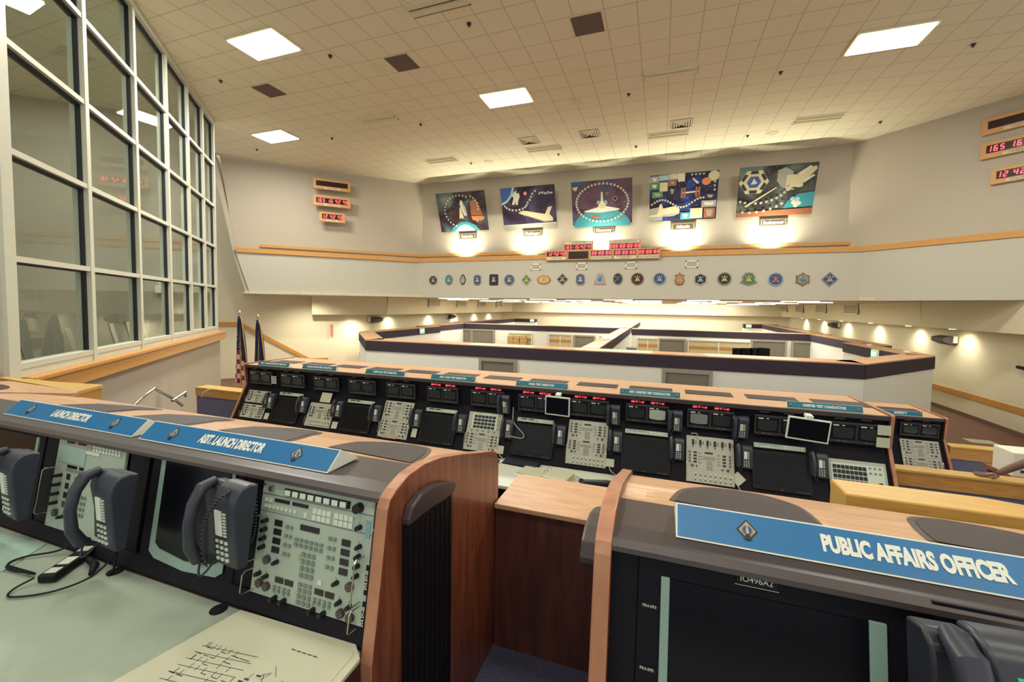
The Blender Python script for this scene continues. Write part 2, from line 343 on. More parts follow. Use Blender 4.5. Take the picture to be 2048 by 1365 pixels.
# handrail trims on the lower walls
struct(obj('trim_15', MB().wall((XR-.27, 36), (XR-.04, 18.1), -2.86, -2.68, .05).wall((XR-.04, 18.1), (XR-.19, 8), -2.86, -2.68, .05), oak))
mb = MB()
def strip_on(mb, pts, h, t, n):
    for (a, b) in zip(pts, pts[1:]):
        vs = []
        for p in (a, b):
            for dz in (0, -h):
                for k in (0, t): vs.append((p[0]+n[0]*k, p[1]+n[1]*k, p[2]+dz))
        mb.add(vs, [(0, 4, 5, 1), (2, 3, 7, 6), (1, 5, 7, 3), (0, 2, 6, 4), (0, 1, 3, 2), (4, 6, 7, 5)])
strip_on(mb, [(-19.4, 12.9, -.92), (-18.21+.02, 14.09-.02, -.92), (-16.18+.02, 16.12-.02, -2.7), (-15.6, 16.7, -2.7)], .19, .05, (q, -q))
struct(obj('trim_16', mb, oak))
struct(obj('trim_17', MB().wall((XL+.05, 18.0), (XL+.05, 36), -2.75, -2.57, .05), oak))
# ---------------- glass-walled room on the left; window line through (-9.41,5.25) and (-13.24,9.5)
wd = Vector((-.669, .743)); wn = Vector((-.743, -.669))      # along, and into the glass room
W0 = Vector((-9.41, 5.25))
def wp(s, k=0): v = W0+wd*s+wn*k; return (v.x, v.y)
def wbox(mb, s0, s1, k0, k1, z0, z1, mi=0): return mb.prism([wp(s0, k0), wp(s1, k0), wp(s1, k1), wp(s0, k1)], z0, z1, 'z', mi)
struct(obj('wall_under_window', wbox(MB(), -3.45, 6.0, .02, .3, F3, -.95), wall_m))
struct(obj('trim_18', wbox(wbox(MB(), -3.5, 6.15, -.16, .1, -.99, -.93), -3.45, 6.12, -.12, .05, -1.2, -.99), oak, bevel=.012))
WS = [-3.45, -1.72, .02, 1.64, 3.1, 4.4, 5.55]       # mullion stations
fr_ = MB(); gk = MB()
for i, s in enumerate(WS):
    w = .14 if i == 0 else .05
    wbox(fr_, s-w, s+.05, -.03, .16, -.95, H)
    if i: wbox(gk, s-.066, s-.05, .03, .09, -.83, H)
WZ = [-.80, .47, 1.71, 2.95, 4.2, 5.45]
for z in WZ:
    wbox(fr_, WS[0], WS[-1], -.02, .15, z-.035, z+.035); wbox(gk, WS[0]+.05, WS[-1], .03, .13, z-.055, z-.035)
wbox(fr_, WS[0], WS[-1], -.01, .2, -.95, -.83); wbox(fr_, WS[0], WS[-1]+.05, -.05, .2, 5.42, H)
win = struct(obj('window_1', fr_, frame_m)); obj('gasket', gk, gask_m, win)
for i in range(6):
    for j in range(5):
        g = wbox(MB(), WS[i]+.05, WS[i+1]-.06, .06, .075, WZ[j]+.03, WZ[j+1]-.04); obj('pane', g, glass_m, win)
# neighbouring bay of the glass room, turned towards the photographer
c0 = wp(-3.5); d2 = Vector((.35, -.94)); 
def w2(s, k=0): return (c0[0]+d2.x*s-.94*k, c0[1]+d2.y*s-.35*k)
fr2 = MB()
for s in (0.0, 1.7, 3.4): fr2.prism([w2(s, -.03), w2(s+.1, -.03), w2(s+.1, .16), w2(s, .16)], -.95, H, 'z')
for z in WZ: fr2.prism([w2(0, 0), w2(3.4, 0), w2(3.4, .14), w2(0, .14)], z-.04, z+.04, 'z')
wi2 = struct(obj('window_2', fr2, frame_m))
for i in range(2):
    for j in range(5): obj('pane', MB().prism([w2(1.7*i+.1, .06), w2(1.7*i+1.7, .06), w2(1.7*i+1.7, .075), w2(1.7*i+.1, .075)], WZ[j]+.04, WZ[j+1]-.04, 'z'), glass_m, wi2)
struct(obj('wall_under_window_2', MB().prism([w2(0, .02), w2(3.5, .02), w2(3.5, .3), w2(0, .3)], F3, -.95, 'z'), wall_m))
struct(obj('trim_19', MB().prism([w2(-.1, -.16), w2(3.5, -.16), w2(3.5, .1), w2(-.1, .1)], -1.2, -.93, 'z'), oak))
# inside of the glass room
struct(obj('ceiling', wbox(MB(), -7, 5.6, .1, 7.2, 5.45, 5.54), ceil_m))
struct(obj('floor', wbox(MB(), -7, 5.6, .3, 7.2, -1.9, -1.8), carpet1))
struct(obj('wall_glass_room_back', wbox(MB(), -7, 5.6, 5.2, 5.35, -1.85, 5.5), wall_m))
struct(obj('wall_glass_room_end', wbox(MB(), 5.6, 5.75, .1, 5.3, F3, H), wall_m))
struct(obj('trim_20', wbox(MB(), -7, 5.6, 5.12, 5.2, -.75, -.5), oak))
area_light('glass_room_fill', (*wp(0.5, 2.6), 5.35), 7, 2.4, 200, (1, .97, .85), (0, 0, math.atan2(wd.y, wd.x)))  # added area light, no lamp body; lifts the dim room behind the glass
# ================================================================== things on the upper ceiling
lt = thing('ceiling_light', 'lit ceiling light panel near the top of the window wall', 'ceiling light', (-8.22, 7.03, H))
obj('frame', MB().box(-.66, .66, -.41, .41, -.03, 0), tro_m, lt); obj('diffuser', MB().box(-.61, .61, -.36, .36, -.045, -.03), lit_m, lt)
for (x, y), lb in zip(LITV[1:], ('lit ceiling light panel farthest left, beyond the top end of the window wall', 'lit glaring ceiling light panel in the middle of the ceiling', 'lit ceiling light panel farthest right, the largest glare')):
    dup(lt, (x, y, H), label=lb)
for (x, y) in LITH: dup(lt, (x, y, H), label='lit ceiling light panel above or behind the viewer, out of the picture', group='lit ceiling lights overhead')
tr_ = thing('ceiling_light', 'unlit ribbed ceiling light cut by the top edge, left of centre', 'ceiling light', (-4.06, 7.1, H))
obj('frame', MB().box(-.62, .62, -.22, .22, -.02, 0), tro_m, tr_)
l = MB()
for k in (-.1, .1): l.prism([(k-.085, -.02), (k+.085, -.02), (k+.05, -.06), (k-.05, -.06)], -.58, .58, 'x')
obj('lens', l, lens_m, tr_)
sp_ = MB().box(-.6, .6, -.012, .012, -.03, -.02).box(-.6, .6, .19, .21, -.03, -.02); obj('louvre', sp_, dgrille_m, tr_)
UL = [(0.04, 10.8, 'unlit ribbed ceiling light right of the central glaring panel'), (-8.15, 10.8, 'unlit ribbed ceiling light between the two far left lit panels'),
      (-8.1, 14.6, 'unlit ceiling light above the left end of the far wall'), (-4.06, 14.6, 'unlit ceiling light above the second poster'),
      (.04, 14.6, 'unlit ceiling light above the fourth poster'), (4.1, 14.7, 'unlit ceiling light above the right end of the far wall'), (8.2, 11.0, 'unlit ceiling light out of the picture to the right')]
for x, y, lb in UL: dup(tr_, (x, y, H), label=lb)
gr_ = thing('ceiling_grille', 'square brown air grille in the ceiling, nearest the top edge', 'air grille', (-1.53, 8.55, H))
obj('frame', MB().box(-.31, .31, -.31, .31, -.012, 0), tro_m, gr_); obj('mesh_panel', MB().box(-.29, .29, -.29, .29, -.02, -.012), brown_m, gr_)
dup(gr_, (-5.78, 8.55, H), label='square brown air grille above the central light, beside a round speaker')
dup(gr_, (-9.85, 8.55, H), label='square brown air grille between the two left lit panels')
df = thing('ceiling_diffuser', 'white square air diffuser, leftmost of three near the far wall', 'air diffuser', (-4.35, 13.78, H))
m_ = MB()
for k in range(4):
    a, b = .3-.07*k, .3-.07*k-.045; z = -.01-.012*k
    m_.add([(-a, -a, z), (a, -a, z), (a, a, z), (-a, a, z), (-b, -b, z-.02), (b, -b, z-.02), (b, b, z-.02), (-b, b, z-.02)], [(0, 1, 5, 4), (1, 2, 6, 5), (2, 3, 7, 6), (3, 0, 4, 7)])
obj('louvre', m_, tro_m, df); obj('backing', MB().box(-.31, .31, -.31, .31, -.008, 0), dgrille_m, df)
dup(df, (-2.34, 13.83, H), label='white square air diffuser, middle of three near the far wall'); dup(df, (.4, 13.9, H), label='white square air diffuser, rightmost of three near the far wall')
sk = MB().cyl((0, 0, 0), (0, 0, -.015), .045, n=14).cyl((0, 0, -.015), (0, 0, -.05), .016, n=8).cyl((0, 0, -.05), (0, 0, -.055), .032, n=10)
s0 = tag(obj('sprinkler', sk, dgrille_m), 'small dark sprinkler head in the ceiling', 'sprinkler', 'sprinkler heads in the ceiling grid'); s0.location = (-3.74, 7.8, H)
for x, y in ((-7.16, 7.8), (-10.6, 7.8), (-7.15, 11.55), (-.97, 11.6), (-.99, 15.35), (2.43, 15.47), (5.88, 15.5), (5.92, 11.66), (2.46, 11.63), (-7.17, 15.24), (-10.6, 11.6), (-3.7, 15.3), (-14.0, 11.6)):
    c = s0.copy(); COL.objects.link(c); c.location = (x, y, H)
spk = tag(obj('ceiling_speaker', MB().cyl((0, 0, 0), (0, 0, -.015), .17, n=28).cyl((0, 0, -.015), (0, 0, -.025), .12, .06, n=28), lens_m), 'round ceiling speaker beside the brown grille', 'speaker'); spk.location = (-6.47, 8.56, H)
for x, y, lb in ((-2.35, 11.59, 'round ceiling speaker right of the central glaring light'), (-6.45, 15.28, 'round ceiling speaker near the far wall above the second poster'), (3.13, 15.49, 'round ceiling speaker near the far wall above the last poster')):
    c = spk.copy(); COL.objects.link(c); c.location = (x, y, H); c['label'] = lb
# lower room: strip lights, vents, downlights, exit signs
stp = tag(obj('strip_light', MB().box(-.6, .6, -.15, .15, -.02, 0), strip_m), 'glowing strip light in the low ceiling under the wall band', 'strip light', 'strip lights in the low ceiling'); stp.location = (-10, 19, .335)
n_ = 0
for j, y in enumerate((19, 21.4, 23.8, 26.2, 28.6, 31, 33.4, 35.8)):
    for i in range(7):
        x = -12+3.4*i+(j % 2)*1.2
        if (i, j) != (0, 0) and x < 8.2:
            c = stp.copy(); COL.objects.link(c); c.location = (x, y, .335)
def wall_vent(label, loc, rz, w, h, grp=None):
    v = thing('wall_vent', label, 'vent', loc, (0, 0, rz), grp)
    f = MB()
    for a in ((-w/2, w/2, h/2-.04, h/2), (-w/2, w/2, -h/2, -h/2+.04), (-w/2, -w/2+.04, -h/2, h/2), (w/2-.04, w/2, -h/2, h/2)): f.box(a[0], a[1], -.03, 0, a[2], a[3])
    obj('frame', f, white_m, v); obj('louvre', MB().box(-w/2+.04, w/2-.04, -.012, 0, -h/2+.04, h/2-.04), slat_m, v); return v
for y, lb in ((22.9, 'nearest'), (26.6, 'second'), (30.2, 'third'), (33.9, 'farthest')): wall_vent('louvred vent in the left bulkhead under the band, %s of four' % lb, (-13.14, y, .1), R(90), 1.35, .44)
for y, lb in ((25.1, 'nearest'), (29.1, 'second'), (33, 'third'), (36.6, 'farthest')): wall_vent('louvred vent in the right bulkhead under the band, %s of four' % lb, (8.83-(y-19.4)*.0106, y, .08), R(-90), 1.6, .5)
for x, lb in ((-4.95, 'first'), (-3.05, 'second'), (-1.15, 'third'), (1.0, 'fourth')):
    wall_vent('small white framed vent above the patches, %s from the left' % lb, (x, 16.9, 1.62), 0, .42, .26)
dl = tag(obj('downlight', MB().cyl((0, 0, 0), (0, 0, -.02), .09, n=14), strip_m), 'small round downlight washing the lower left wall', 'downlight', 'downlights along the left lower wall')
dl.location = (-14.15, 20.2, -.56)
for y in (24.6, 28.3, 31.9, 35): c = dl.copy(); COL.objects.link(c); c.location = (-14.15, y, -.56)
for y in (21, 24.2, 27.6, 31, 34.3, 18.3):
    c = dl.copy(); COL.objects.link(c); c.location = (9.25, y, -.56); c['label'] = 'small round downlight washing the lower right wall'; c['group'] = 'downlights along the right lower wall'
def wall_speaker(label, loc, rz):
    s = thing('wall_speaker', label, 'speaker', loc, (0, 0, rz))
    obj('cabinet', MB().prism([(0, -.02), (-.12, .12), (-.36, .06), (-.36, -.08), (-.1, -.2)], -.35, .35, 'x'), grille_m, s, bevel=.01)
    obj('bracket', MB().box(-.42, -.36, -.1, 0, -.12, .12).box(.36, .42, -.1, 0, -.12, .12), white_m, s)
wall_speaker('brown box speaker high on the left lower wall, near the dark band', (XL+.03, 18.9, -.82), R(90)); wall_speaker('small brown speaker far back on the left lower wall', (XL+.03, 27.5, -.82), R(90))
wall_speaker('brown box speaker high on the right lower wall', (XR-.05, 19.2, -.95), R(-90)); wall_speaker('small brown speaker far back on the right lower wall', (XR-.17, 29, -.82), R(-90))
cm = thing('security_camera', 'small dark camera on a bracket on the right lower wall', 'camera', (XR-.05, 15.8, -1.52), (0, 0, R(-90)))
obj('bracket', MB().box(-.03, .03, -.1, 0, -.03, .03), chrome, cm); obj('body', MB().cyl((-.1, -.14, 0), (.12, -.12, -.02), .045, n=10), black, cm)
# ================================================================== dark-topped partitions in the main floor
ZT, ZBn = -1.08, -1.40
def part_wall(mbw, mbd, mbo, p0, p1, t=.6, floor=F3):
    mbw.wall(p0, p1, floor, ZBn, t); 
    d = Vector((p1[0]-p0[0], p1[1]-p0[1])).normalized(); n = Vector((-d.y, d.x))*.03
    a = (p0[0]-n.x, p0[1]-n.y); b = (p1[0]-n.x, p1[1]-n.y)
    mbd.wall(a, b, ZBn, ZT-.025, t+.06); mbo.wall(a, b, ZT-.025, ZT, t+.06)
def partition(name, segs, lab, t=.5):
    r = thing(name, lab, 'partition wall', (0, 0, 0))
    w, d, o = MB(), MB(), MB()
    for a, b in segs: part_wall(w, d, o, a, b, t)
    obj('wall_panel', w, wall_w, r); obj('dark_band', d, cap_m, r); obj('oak_cap', o, lam, r); return r
P1 = thing('partition_wall', 'long white partition wall with dark band and pale cap behind the middle console row', 'partition wall')
w, d, o = MB(), MB(), MB()
part_wall(w, d, o, (-8.35, 10.5), (3.95, 10.5), .6)
part_wall(w, d, o, (3.95, 10.5), (6.35, 13.2), .5); part_wall(w, d, o, (-10.9, 13.3), (-8.35, 10.5), .5)
obj('wall_panel', w, wall_w, P1); obj('dark_band', d, cap_m, P1); obj('cap', o, lam, P1)
partition('partition_wall', [((-10.6, 13.6), (-10.6, 19.0))], 'short partition wing at left with a green exit sign')
partition('partition_wall', [((5.9, 17.3), (5.9, 13.3))], 'short partition wing at right with a green exit sign')
partition('partition_wall', [((-1.55, 11.2), (-1.55, 22.4)), ((-1.55, 23.1), (-1.55, 34.5))], 'central partition running away between the two rooms', .4)
partition('partition_wall', [((-12.2, 23.0), (-1.7, 23.0)), ((-12.2, 18.3), (-12.2, 23.2))][0:1]+[((-11.7, 23.2), (-11.7, 18.6))], 'far cross partition of the left room')
partition('partition_wall', [((-1.4, 22.5), (7.2, 22.5)), ((6.9, 16.6), (6.9, 22.6))], 'far cross partition of the right room')
partition('partition_wall', [((-13.0, 35.0), (-10.2, 35.0)), ((-12.6, 35.2), (-12.6, 24.3))], 'farthest left partition stub with a small sign')
partition('partition_wall', [((5.8, 35.2), (8.0, 35.2)), ((7.2, 23.6), (7.5, 35.2))], 'farthest right partition stub with a small sign')
# doors
door_m = mat('grey_door', (128, 123, 111), .6); dfr = mat('grey_door_frame', (160, 154, 137), .5)
def door(n, x, y, w=.92, h=2.0, zt=-1.5, rz=0):
    f = MB().box(-w/2-.08, -w/2, -.06, .04, F3, zt).box(w/2, w/2+.08, -.06, .04, F3, zt).box(-w/2-.08, w/2+.08, -.06, .04, zt, zt+.08)
    dd = struct(obj('door_%d' % n, f, dfr)); dd.location = (x, y, 0); dd.rotation_euler = (0, 0, rz)
    obj('door_leaf', MB().box(-w/2, w/2, -.018, .02, F3, zt), door_m, dd); return dd
door(1, -4.09, 10.5); door(2, .6, 10.5)
door(3, -9.9, 22.95, 1.3, zt=-1.5); door(4, -3.9, 22.95, 1.0, zt=-1.62); door(5, .55, 22.45, 1.1, zt=-1.6); door(6, 4.75, 22.45, 1.3, zt=-1.5); door(7, 6.3, 22.45, 1.1, zt=-1.5); door(8, -11.2, 22.95, 1.0, zt=-1.5)
# windows of the far cross partition (openings with white frames, rooms seen beyond)
office_m = mat('back_office_wall', (206, 194, 160), .9)  # even matte cream colour for the panels behind the frames
def office(n, x0, x1, y, zt=-1.55):
    f = MB()
    for xx in (x0, (x0+x1)/2, x1): f.box(xx-.03, xx+.03, -.04, .02, -2.6, zt)
    f.box(x0, x1, -.04, .02, zt-.04, zt+.02)
    o = struct(obj('window_%d' % n, f, white_m)); o.location = (0, y, 0)
    obj('back_panel', MB().box(x0, x1, .0, .01, -2.6, zt), office_m, o); obj('oak_rail', MB().box(x0, x1, -.012, 0, -1.98, -1.84), oak, o)
office(3, -8.3, -6.9, 22.96); office(4, -5.9, -4.6, 22.96); office(5, -3.1, -1.9, 22.96); office(6, -1.1, -.1, 22.46); office(7, 1.3, 4.0, 22.46)
bx_m = mat('cardboard', (196, 164, 112), .8)
k = 0
for x0, n, cols in ((-8.25, 5, 3), (-3.0, 4, 3)):
    for i in range(cols):
        for j in range(n):
            b = tag(obj('storage_box', MB().box(0, .34, 0, .3, 0, .17), bx_m), 'cardboard storage box in the stack against the far left room window', 'box', 'stacked boxes in the far left room'); b.location = (x0+i*.37+random.random()*.03, 22.55, -2.6+j*.185)
sh = tag(obj('shelf', MB().box(-8.4, -6.8, 22.4, 22.9, -2.66, -2.6).box(-8.4, -8.34, 22.4, 22.9, F3, -2.6).box(-6.86, -6.8, 22.4, 22.9, F3, -2.6), lam), 'low shelf carrying boxes in the far left room', 'shelf')
sh = tag(obj('shelf', MB().box(-3.1, -1.85, 22.4, 22.9, -2.66, -2.6).box(-3.1, -3.04, 22.4, 22.9, F3, -2.6).box(-1.9, -1.85, 22.4, 22.9, F3, -2.6), lam), 'low shelf carrying boxes beside the central partition', 'shelf')
def office_chair(label, x, y, rz, z=F3, s=1.0, group=None, hz=-1.2):
    c = thing('office_chair', label, 'chair', (x, y, z), (0, 0, rz), group)
    obj('base', MB().cyl((0, 0, .05), (0, 0, .42), .03, n=8).box(-.3, .3, -.03, .03, .04, .08).box(-.03, .03, -.3, .3, .04, .08), black, c)
    obj('seat', MB().box(-.25, .25, -.25, .25, .42, .5), navy, c, bevel=.03); obj('backrest', MB().prism([(-.22, .62), (.22, .62), (.24, .98), (.12, 1.12), (-.12, 1.12), (-.24, .98)], .22, .28, 'y'), navy, c, bevel=.02); return c
for i, (x, y, r_) in enumerate(((-5.65, 21.5, .4), (-4.75, 21.8, -.5), (1.6, 21.4, .2), (2.45, 21.5, 2.6))): office_chair(['navy office chair in the far left room, left one', 'navy office chair in the far left room, right one', 'dark office chair in the far right room, left one', 'dark office chair in the far right room, right one'][i], x, y, r_, hz=0, z=F3+.95 if False else F3)
# tall dark screens and a rack in the right room
tv = thing('large_screen', 'wide dark flat screen seen over the partition in the right room', 'screen', (.0, 12.6, -1.95))
obj('panel', MB().box(-.42, .85, 0, .06, -.05, .5), screen_m, tv); obj('stand', MB().box(.1, .3, 0, .06, -1.55, -.05), black, tv)
rk = thing('equipment_tower', 'tall narrow grey tower beside the central partition', 'tower', (-1.0, 13.6, F3))
obj('cabinet', MB().box(0, .3, 0, .3, 0, 2.25), mat('tower_grey', (120, 120, 134), .5), rk); obj('door_strip', MB().box(.08, .22, -.01, 0, .2, 2.2), mat('tower_blue', (84, 92, 124), .4), rk); obj('antenna', MB().cyl((.1, .1, 2.25), (.1, .1, 2.8), .008, n=6), white_m, rk)
wsr = random.Random(3)
for i in range(6):
    c = thing('workstation_monitor', 'dark monitor in the cluster near the right end of the far right room', 'monitor', (3.35+i*.17, 21.6-.2*i, -2.55+.03*i), (0, 0, wsr.uniform(-.6, .6)), 'monitors in the far right room')
    obj('screen', MB().box(-.22, .22, 0, .05, .25, .75), screen_m, c); obj('stand', MB().box(-.03, .03, .02, .06, -.95, .3), black, c)
for i, (x, y) in enumerate(((.0, 13.4), (.3, 13.5))):
    l_ = thing('desk_lamp', 'small black gooseneck lamp above the wide dark screen, %s one' % ('left', 'right')[i], 'lamp', (x-.2, y, F3))
    obj('stem', MB().tube([(0, 0, 0), (0, 0, 1.9), (.03, 0, 2.1), (.1, 0, 2.16)], .012, 6), black, l_); obj('head', MB().ball((.12, 0, 2.14), .05, 6), black, l_)
# exit signs
def exit_sign(label, loc, rz, s=1.0):
    e = thing('exit_sign', label, 'exit sign', loc, (0, 0, rz))
    obj('housing', MB().box(-.17*s, .17*s, -.05, 0, -.11*s, .11*s), white_m, e, bevel=.01); obj('face', MB().box(-.14*s, .14*s, -.055, -.05, -.09*s, .09*s), ledg_m, e)
    text('EXIT', .13*s, mat('exit_letters', (200, 255, 215), .5, emit=2) if 'exit_letters' not in MATS else MATS['exit_letters'], e, (0, -.058, 0), bold=.004)
exit_sign('green EXIT sign on the left partition wing', (-10.56, 17.2, -1.24), R(90), 1.15)
exit_sign('green EXIT sign on the right partition wing', (5.86, 14.9, -1.24), R(-90), 1.15)
exit_sign('tiny lit exit sign on the farthest left partition stub', (-10.5, 34.95, -1.24), 0, 1.1)
exit_sign('tiny lit exit sign on the farthest right partition stub', (6.1, 35.1, -1.24), 0, 1.1)
# ================================================================== posters, name plaques, clocks, patches on the far wall
pw, phh, th = 2.3, 1.66, 20.5
SPACE = [poster_mat('poster_ground_1', [(26, 18, 30), (52, 34, 38), (60, 82, 88), (140, 130, 92)], 0, 0, 1, 1.1),
         poster_mat('poster_ground_2', [(24, 18, 34), (44, 30, 50), (52, 62, 88), (70, 110, 130)], 0, 0, 1, .9),
         poster_mat('poster_ground_3', [(28, 22, 44), (80, 56, 66), (40, 62, 92), (30, 110, 130)], 0, 0, 1, .8),
         poster_mat('poster_ground_4', [(18, 16, 30), (30, 32, 60), (30, 58, 130), (60, 100, 150)], 0, 0, 1, 1.0),
         poster_mat('poster_ground_5', [(22, 16, 24), (54, 56, 50), (84, 96, 88), (24, 92, 104)], 0, 0, 1, .9)]
pwh = mat('print_white', (176, 172, 156), .6); pcr = mat('print_cream', (168, 160, 126), .6); pte = mat('print_teal', (44, 118, 128), .5); por = mat('print_orange', (176, 112, 66), .5); pgy = mat('print_grey', (130, 128, 118), .5); pdk = mat('print_dark', (30, 26, 34), .5); pbl = mat('print_blue', (46, 68, 124), .5); pye = mat('print_yellow', (190, 174, 88), .5); ppk = mat('print_pink', (206, 120, 128), .5); pbr = mat('print_brown', (128, 78, 48), .5); psk = mat('print_sky', (122, 160, 166), .5); prd = mat('print_red', (190, 60, 50), .5); pgr = mat('print_green', (70, 110, 70), .5)
PM = [pwh, pcr, pte, por, pgy, pdk, pbl, pye, ppk, pbr, psk, prd, pgr]
WH, CR, TE, OR, GY, DK, BL, YE, PK, BR, SK, RD, GN = range(13)
class Flat:
    def __init__(s): s.mb = MB(); s.k = 0
    def p(s, pts, mi):
        s.k += 1; y = -.002-.0009*s.k
        n = len(pts); ar = sum(pts[i][0]*pts[(i+1) % n][1]-pts[(i+1) % n][0]*pts[i][1] for i in range(n))
        if ar < 0: pts = pts[::-1]
        s.mb.poly([(a, y, b) for a, b in pts], mi)
    def ringchain(s, pts, r, mi=WH):
        for a in pts:
            if abs(a[0]) > pw/2-r or abs(a[1]) > phh/2-r: continue
            s.p(ring(a, r, 10), mi); s.p(ring(a, r*.55, 8), GY)
    def ell(s, c, rx, rz, mi, n=24, rot=0):
        s.p([(c[0]+rx*math.cos(t)*math.cos(rot)-rz*math.sin(t)*math.sin(rot), c[1]+rx*math.cos(t)*math.sin(rot)+rz*math.sin(t)*math.cos(rot)) for t in [2*math.pi*i/n for i in range(n)]], mi)
    def stars(s, n, w, h, rnd):
        for i in range(n):
            x, z = rnd.uniform(-w, w), rnd.uniform(-h, h); r = rnd.uniform(.006, .014); s.mb.poly([(x-r, -.0015, z), (x, -.0015, z-r), (x+r, -.0015, z), (x, -.0015, z+r)], WH)
def U(*pts): return [((a-.5)*pw, (.5-b)*phh) for a, b in pts]      # (0..1 right, 0..1 down) -> metres
def arc(cx, cz, rx, rz, a0, a1, n): return [U((cx+rx*math.cos(R(a0+(a1-a0)*i/(n-1))), cz+rz*math.sin(R(a0+(a1-a0)*i/(n-1)))))[0] for i in range(n)]
rnd = random.Random(5)
def art(k):
    f = Flat(); f.stars(60, 1.1, .8, rnd)
    if k == 0:
        f.ell(U((.55, 1.0))[0], .62, .34, TE) if False else f.p(U((.2, 1), (.3, .85), (.45, .76), (.6, .76), (.75, .86), (.83, 1)), TE)
        f.p(U((.3, 1), (.4, .87), (.5, .82), (.6, .84), (.7, .94), (.72, 1)), SK)
        f.p(U((.47, .3), (.5, .2), (.53, .22), (.58, .4), (.6, .6), (.54, .6)), WH); f.p(U((.46, .4), (.49, .37), (.52, .62), (.52, .68), (.46, .66), (.43, .67)), CR); f.p(U((.53, .3), (.545, .28), (.59, .6), (.57, .62)), GY)
        f.p(U((.7, .25), (.78, .2), (.86, .3), (.92, .62), (.68, .6)), BR); f.p(U((.68, .62), (.93, .63), (.95, .68), (.9, .75), (.82, .74), (.8, .8), (.76, .74), (.7, .72)), OR)
        f.ringchain(arc(.5, .45, .33, .40, -120, 100, 12)[::-1][:0]+arc(.47, .48, .32, .40, 100, 300, 17)+arc(.6, .4, .25, .32, -60, 10, 6), .038)
    if k == 1:
        f.ell(U((-.02, -.05))[0], .62, .62, GY) if False else f.p(U((0, 0), (.27, 0), (.22, .2), (.12, .35), (0, .42)), SK); f.p(U((0, 0), (.23, 0), (.18, .18), (.1, .3), (0, .36)), BL)
        f.p(U((.25, .12), (.3, .08), (.35, .14), (.36, .22), (.32, .34), (.31, .42), (.27, .42), (.28, .33), (.24, .42), (.2, .4), (.24, .26), (.22, .2)), WH); f.ell(U((.325, .12))[0], .05, .045, DK)
        f.p(U((.3, .62), (.36, .58), (.42, .57), (.8, .68), (.86, .52), (.94, .5), (.88, .68), (.94, .78), (.94, .84), (.8, .84), (.4, .68)), CR); f.p(U((.42, .68), (.8, .84), (.94, .84), (.94, .86), (.78, .87)), GY)
        f.p(U((0, .9), (1, .88), (1, 1), (0, 1)), GY); f.p(U((0, .92), (1, .9), (1, .91), (0, .93)), WH)
        f.ringchain(arc(.27, .38, .22, .17, 160, 20, 9)+[U((.5, .38))[0], U((.54, .32))[0], U((.57, .25))[0], U((.6, .18))[0], U((.65, .12))[0]], .045)
        for i in range(14): f.p(ring(U((.72+.018*i, .16+.05*rnd.random()))[0], .035, 7), (WH, SK, GY)[i % 3])
        f.ell(U((.47, .16))[0], .07, .07, PK)
    if k == 2:
        f.p([*arc(.5, 1.05, .48, .42, 180, 360, 16)], TE); f.p([*arc(.52, 1.0, .36, .28, 180, 360, 14)], SK) if False else None
        f.p(U((.2, .68), (.44, .6), (.46, .52), (.42, .5), (.44, .45), (.49, .48), (.5, .26), (.52, .26), (.53, .48), (.58, .45), (.6, .52), (.56, .58), (.8, .66), (.78, .69), (.55, .72), (.48, .73), (.22, .7)), WH)
        f.ell(U((.45, .5))[0], .07, .06, GY); f.ell(U((.57, .5))[0], .07, .06, GY); f.ell(U((.51, .58))[0], .13, .1, CR)
        f.p(U((.32, .8), (.46, .78), (.48, .84), (.34, .86)), BR)
        f.ringchain(arc(.51, .5, .43, .43, 0, 351, 42), .044); f.ell(U((.73, .42))[0], .09, .09, GY); f.ell(U((.73, .42))[0], .065, .065, DK); f.ell(U((.6, .3))[0], .07, .05, BR)
        f.p(U((.02, .12), (.12, .1), (.1, .18), (.06, .2)), CR)
    if k == 3:
        for (a, b, c, d, m) in ((.0, .02, .14, .16, GY), (.14, .01, .3, .12, SK), (.3, .0, .42, .12, CR), (.42, .0, .52, .17, WH), (.0, .16, .14, .3, GN), (.15, .16, .27, .35, CR), (.28, .12, .4, .25, BR), (.04, .35, .2, .48, GN), (.28, .28, .4, .45, DK), (.82, .45, .97, .58, DK), (.78, .6, .99, .74, GY), (.62, .75, .8, .97, CR), (.48, .83, .62, .98, TE), (.82, .76, .98, .97, BR)):
            f.p(U((a, b), (c, b), (c, d), (a, d)), m); f.p(U((a+.03, b+.03), (c-.03, b+.04), (c-.05, d-.03), (a+.05, d-.04)), (WH, CR, GY)[int(a*50) % 3])
        f.p(U((0, .72), (.15, .68), (.22, .75), (.2, .98), (0, 1)), GY); f.p(U((.0, .86), (.12, .84), (.14, .76), (.16, .62), (.19, .62), (.21, .72), (.38, .68), (.46, .74), (.46, .84), (.36, .9), (.2, .89), (0, .9)), CR); f.p(U((.2, .86), (.44, .82), (.36, .9), (.2, .9)), GY)
        f.ell(U((.83, .2))[0], .15, .13, OR); f.ell(U((.93, .1))[0], .18, .17, CR); f.ell(U((.83, .2))[0], .14, .12, OR)
        f.p(U((.47, .4), (.74, .38), (.74, .41), (.47, .43)), WH)
        for a in (.47, .51, .68, .72): f.p(U((a, .3), (a+.03, .3), (a+.03, .52), (a, .52)), BR)
        f.p(U((.62, .12), (.65, .12), (.73, .22), (.7, .24)), WH)
        f.ringchain([U((.04+.04*i, .62-.09*math.sin(i*.42)))[0] for i in range(20)], .036); f.ringchain([U((.62+.055*i, .04))[0] for i in range(4)]+[U((.95, .22+.08*i))[0] for i in range(3)], .036)
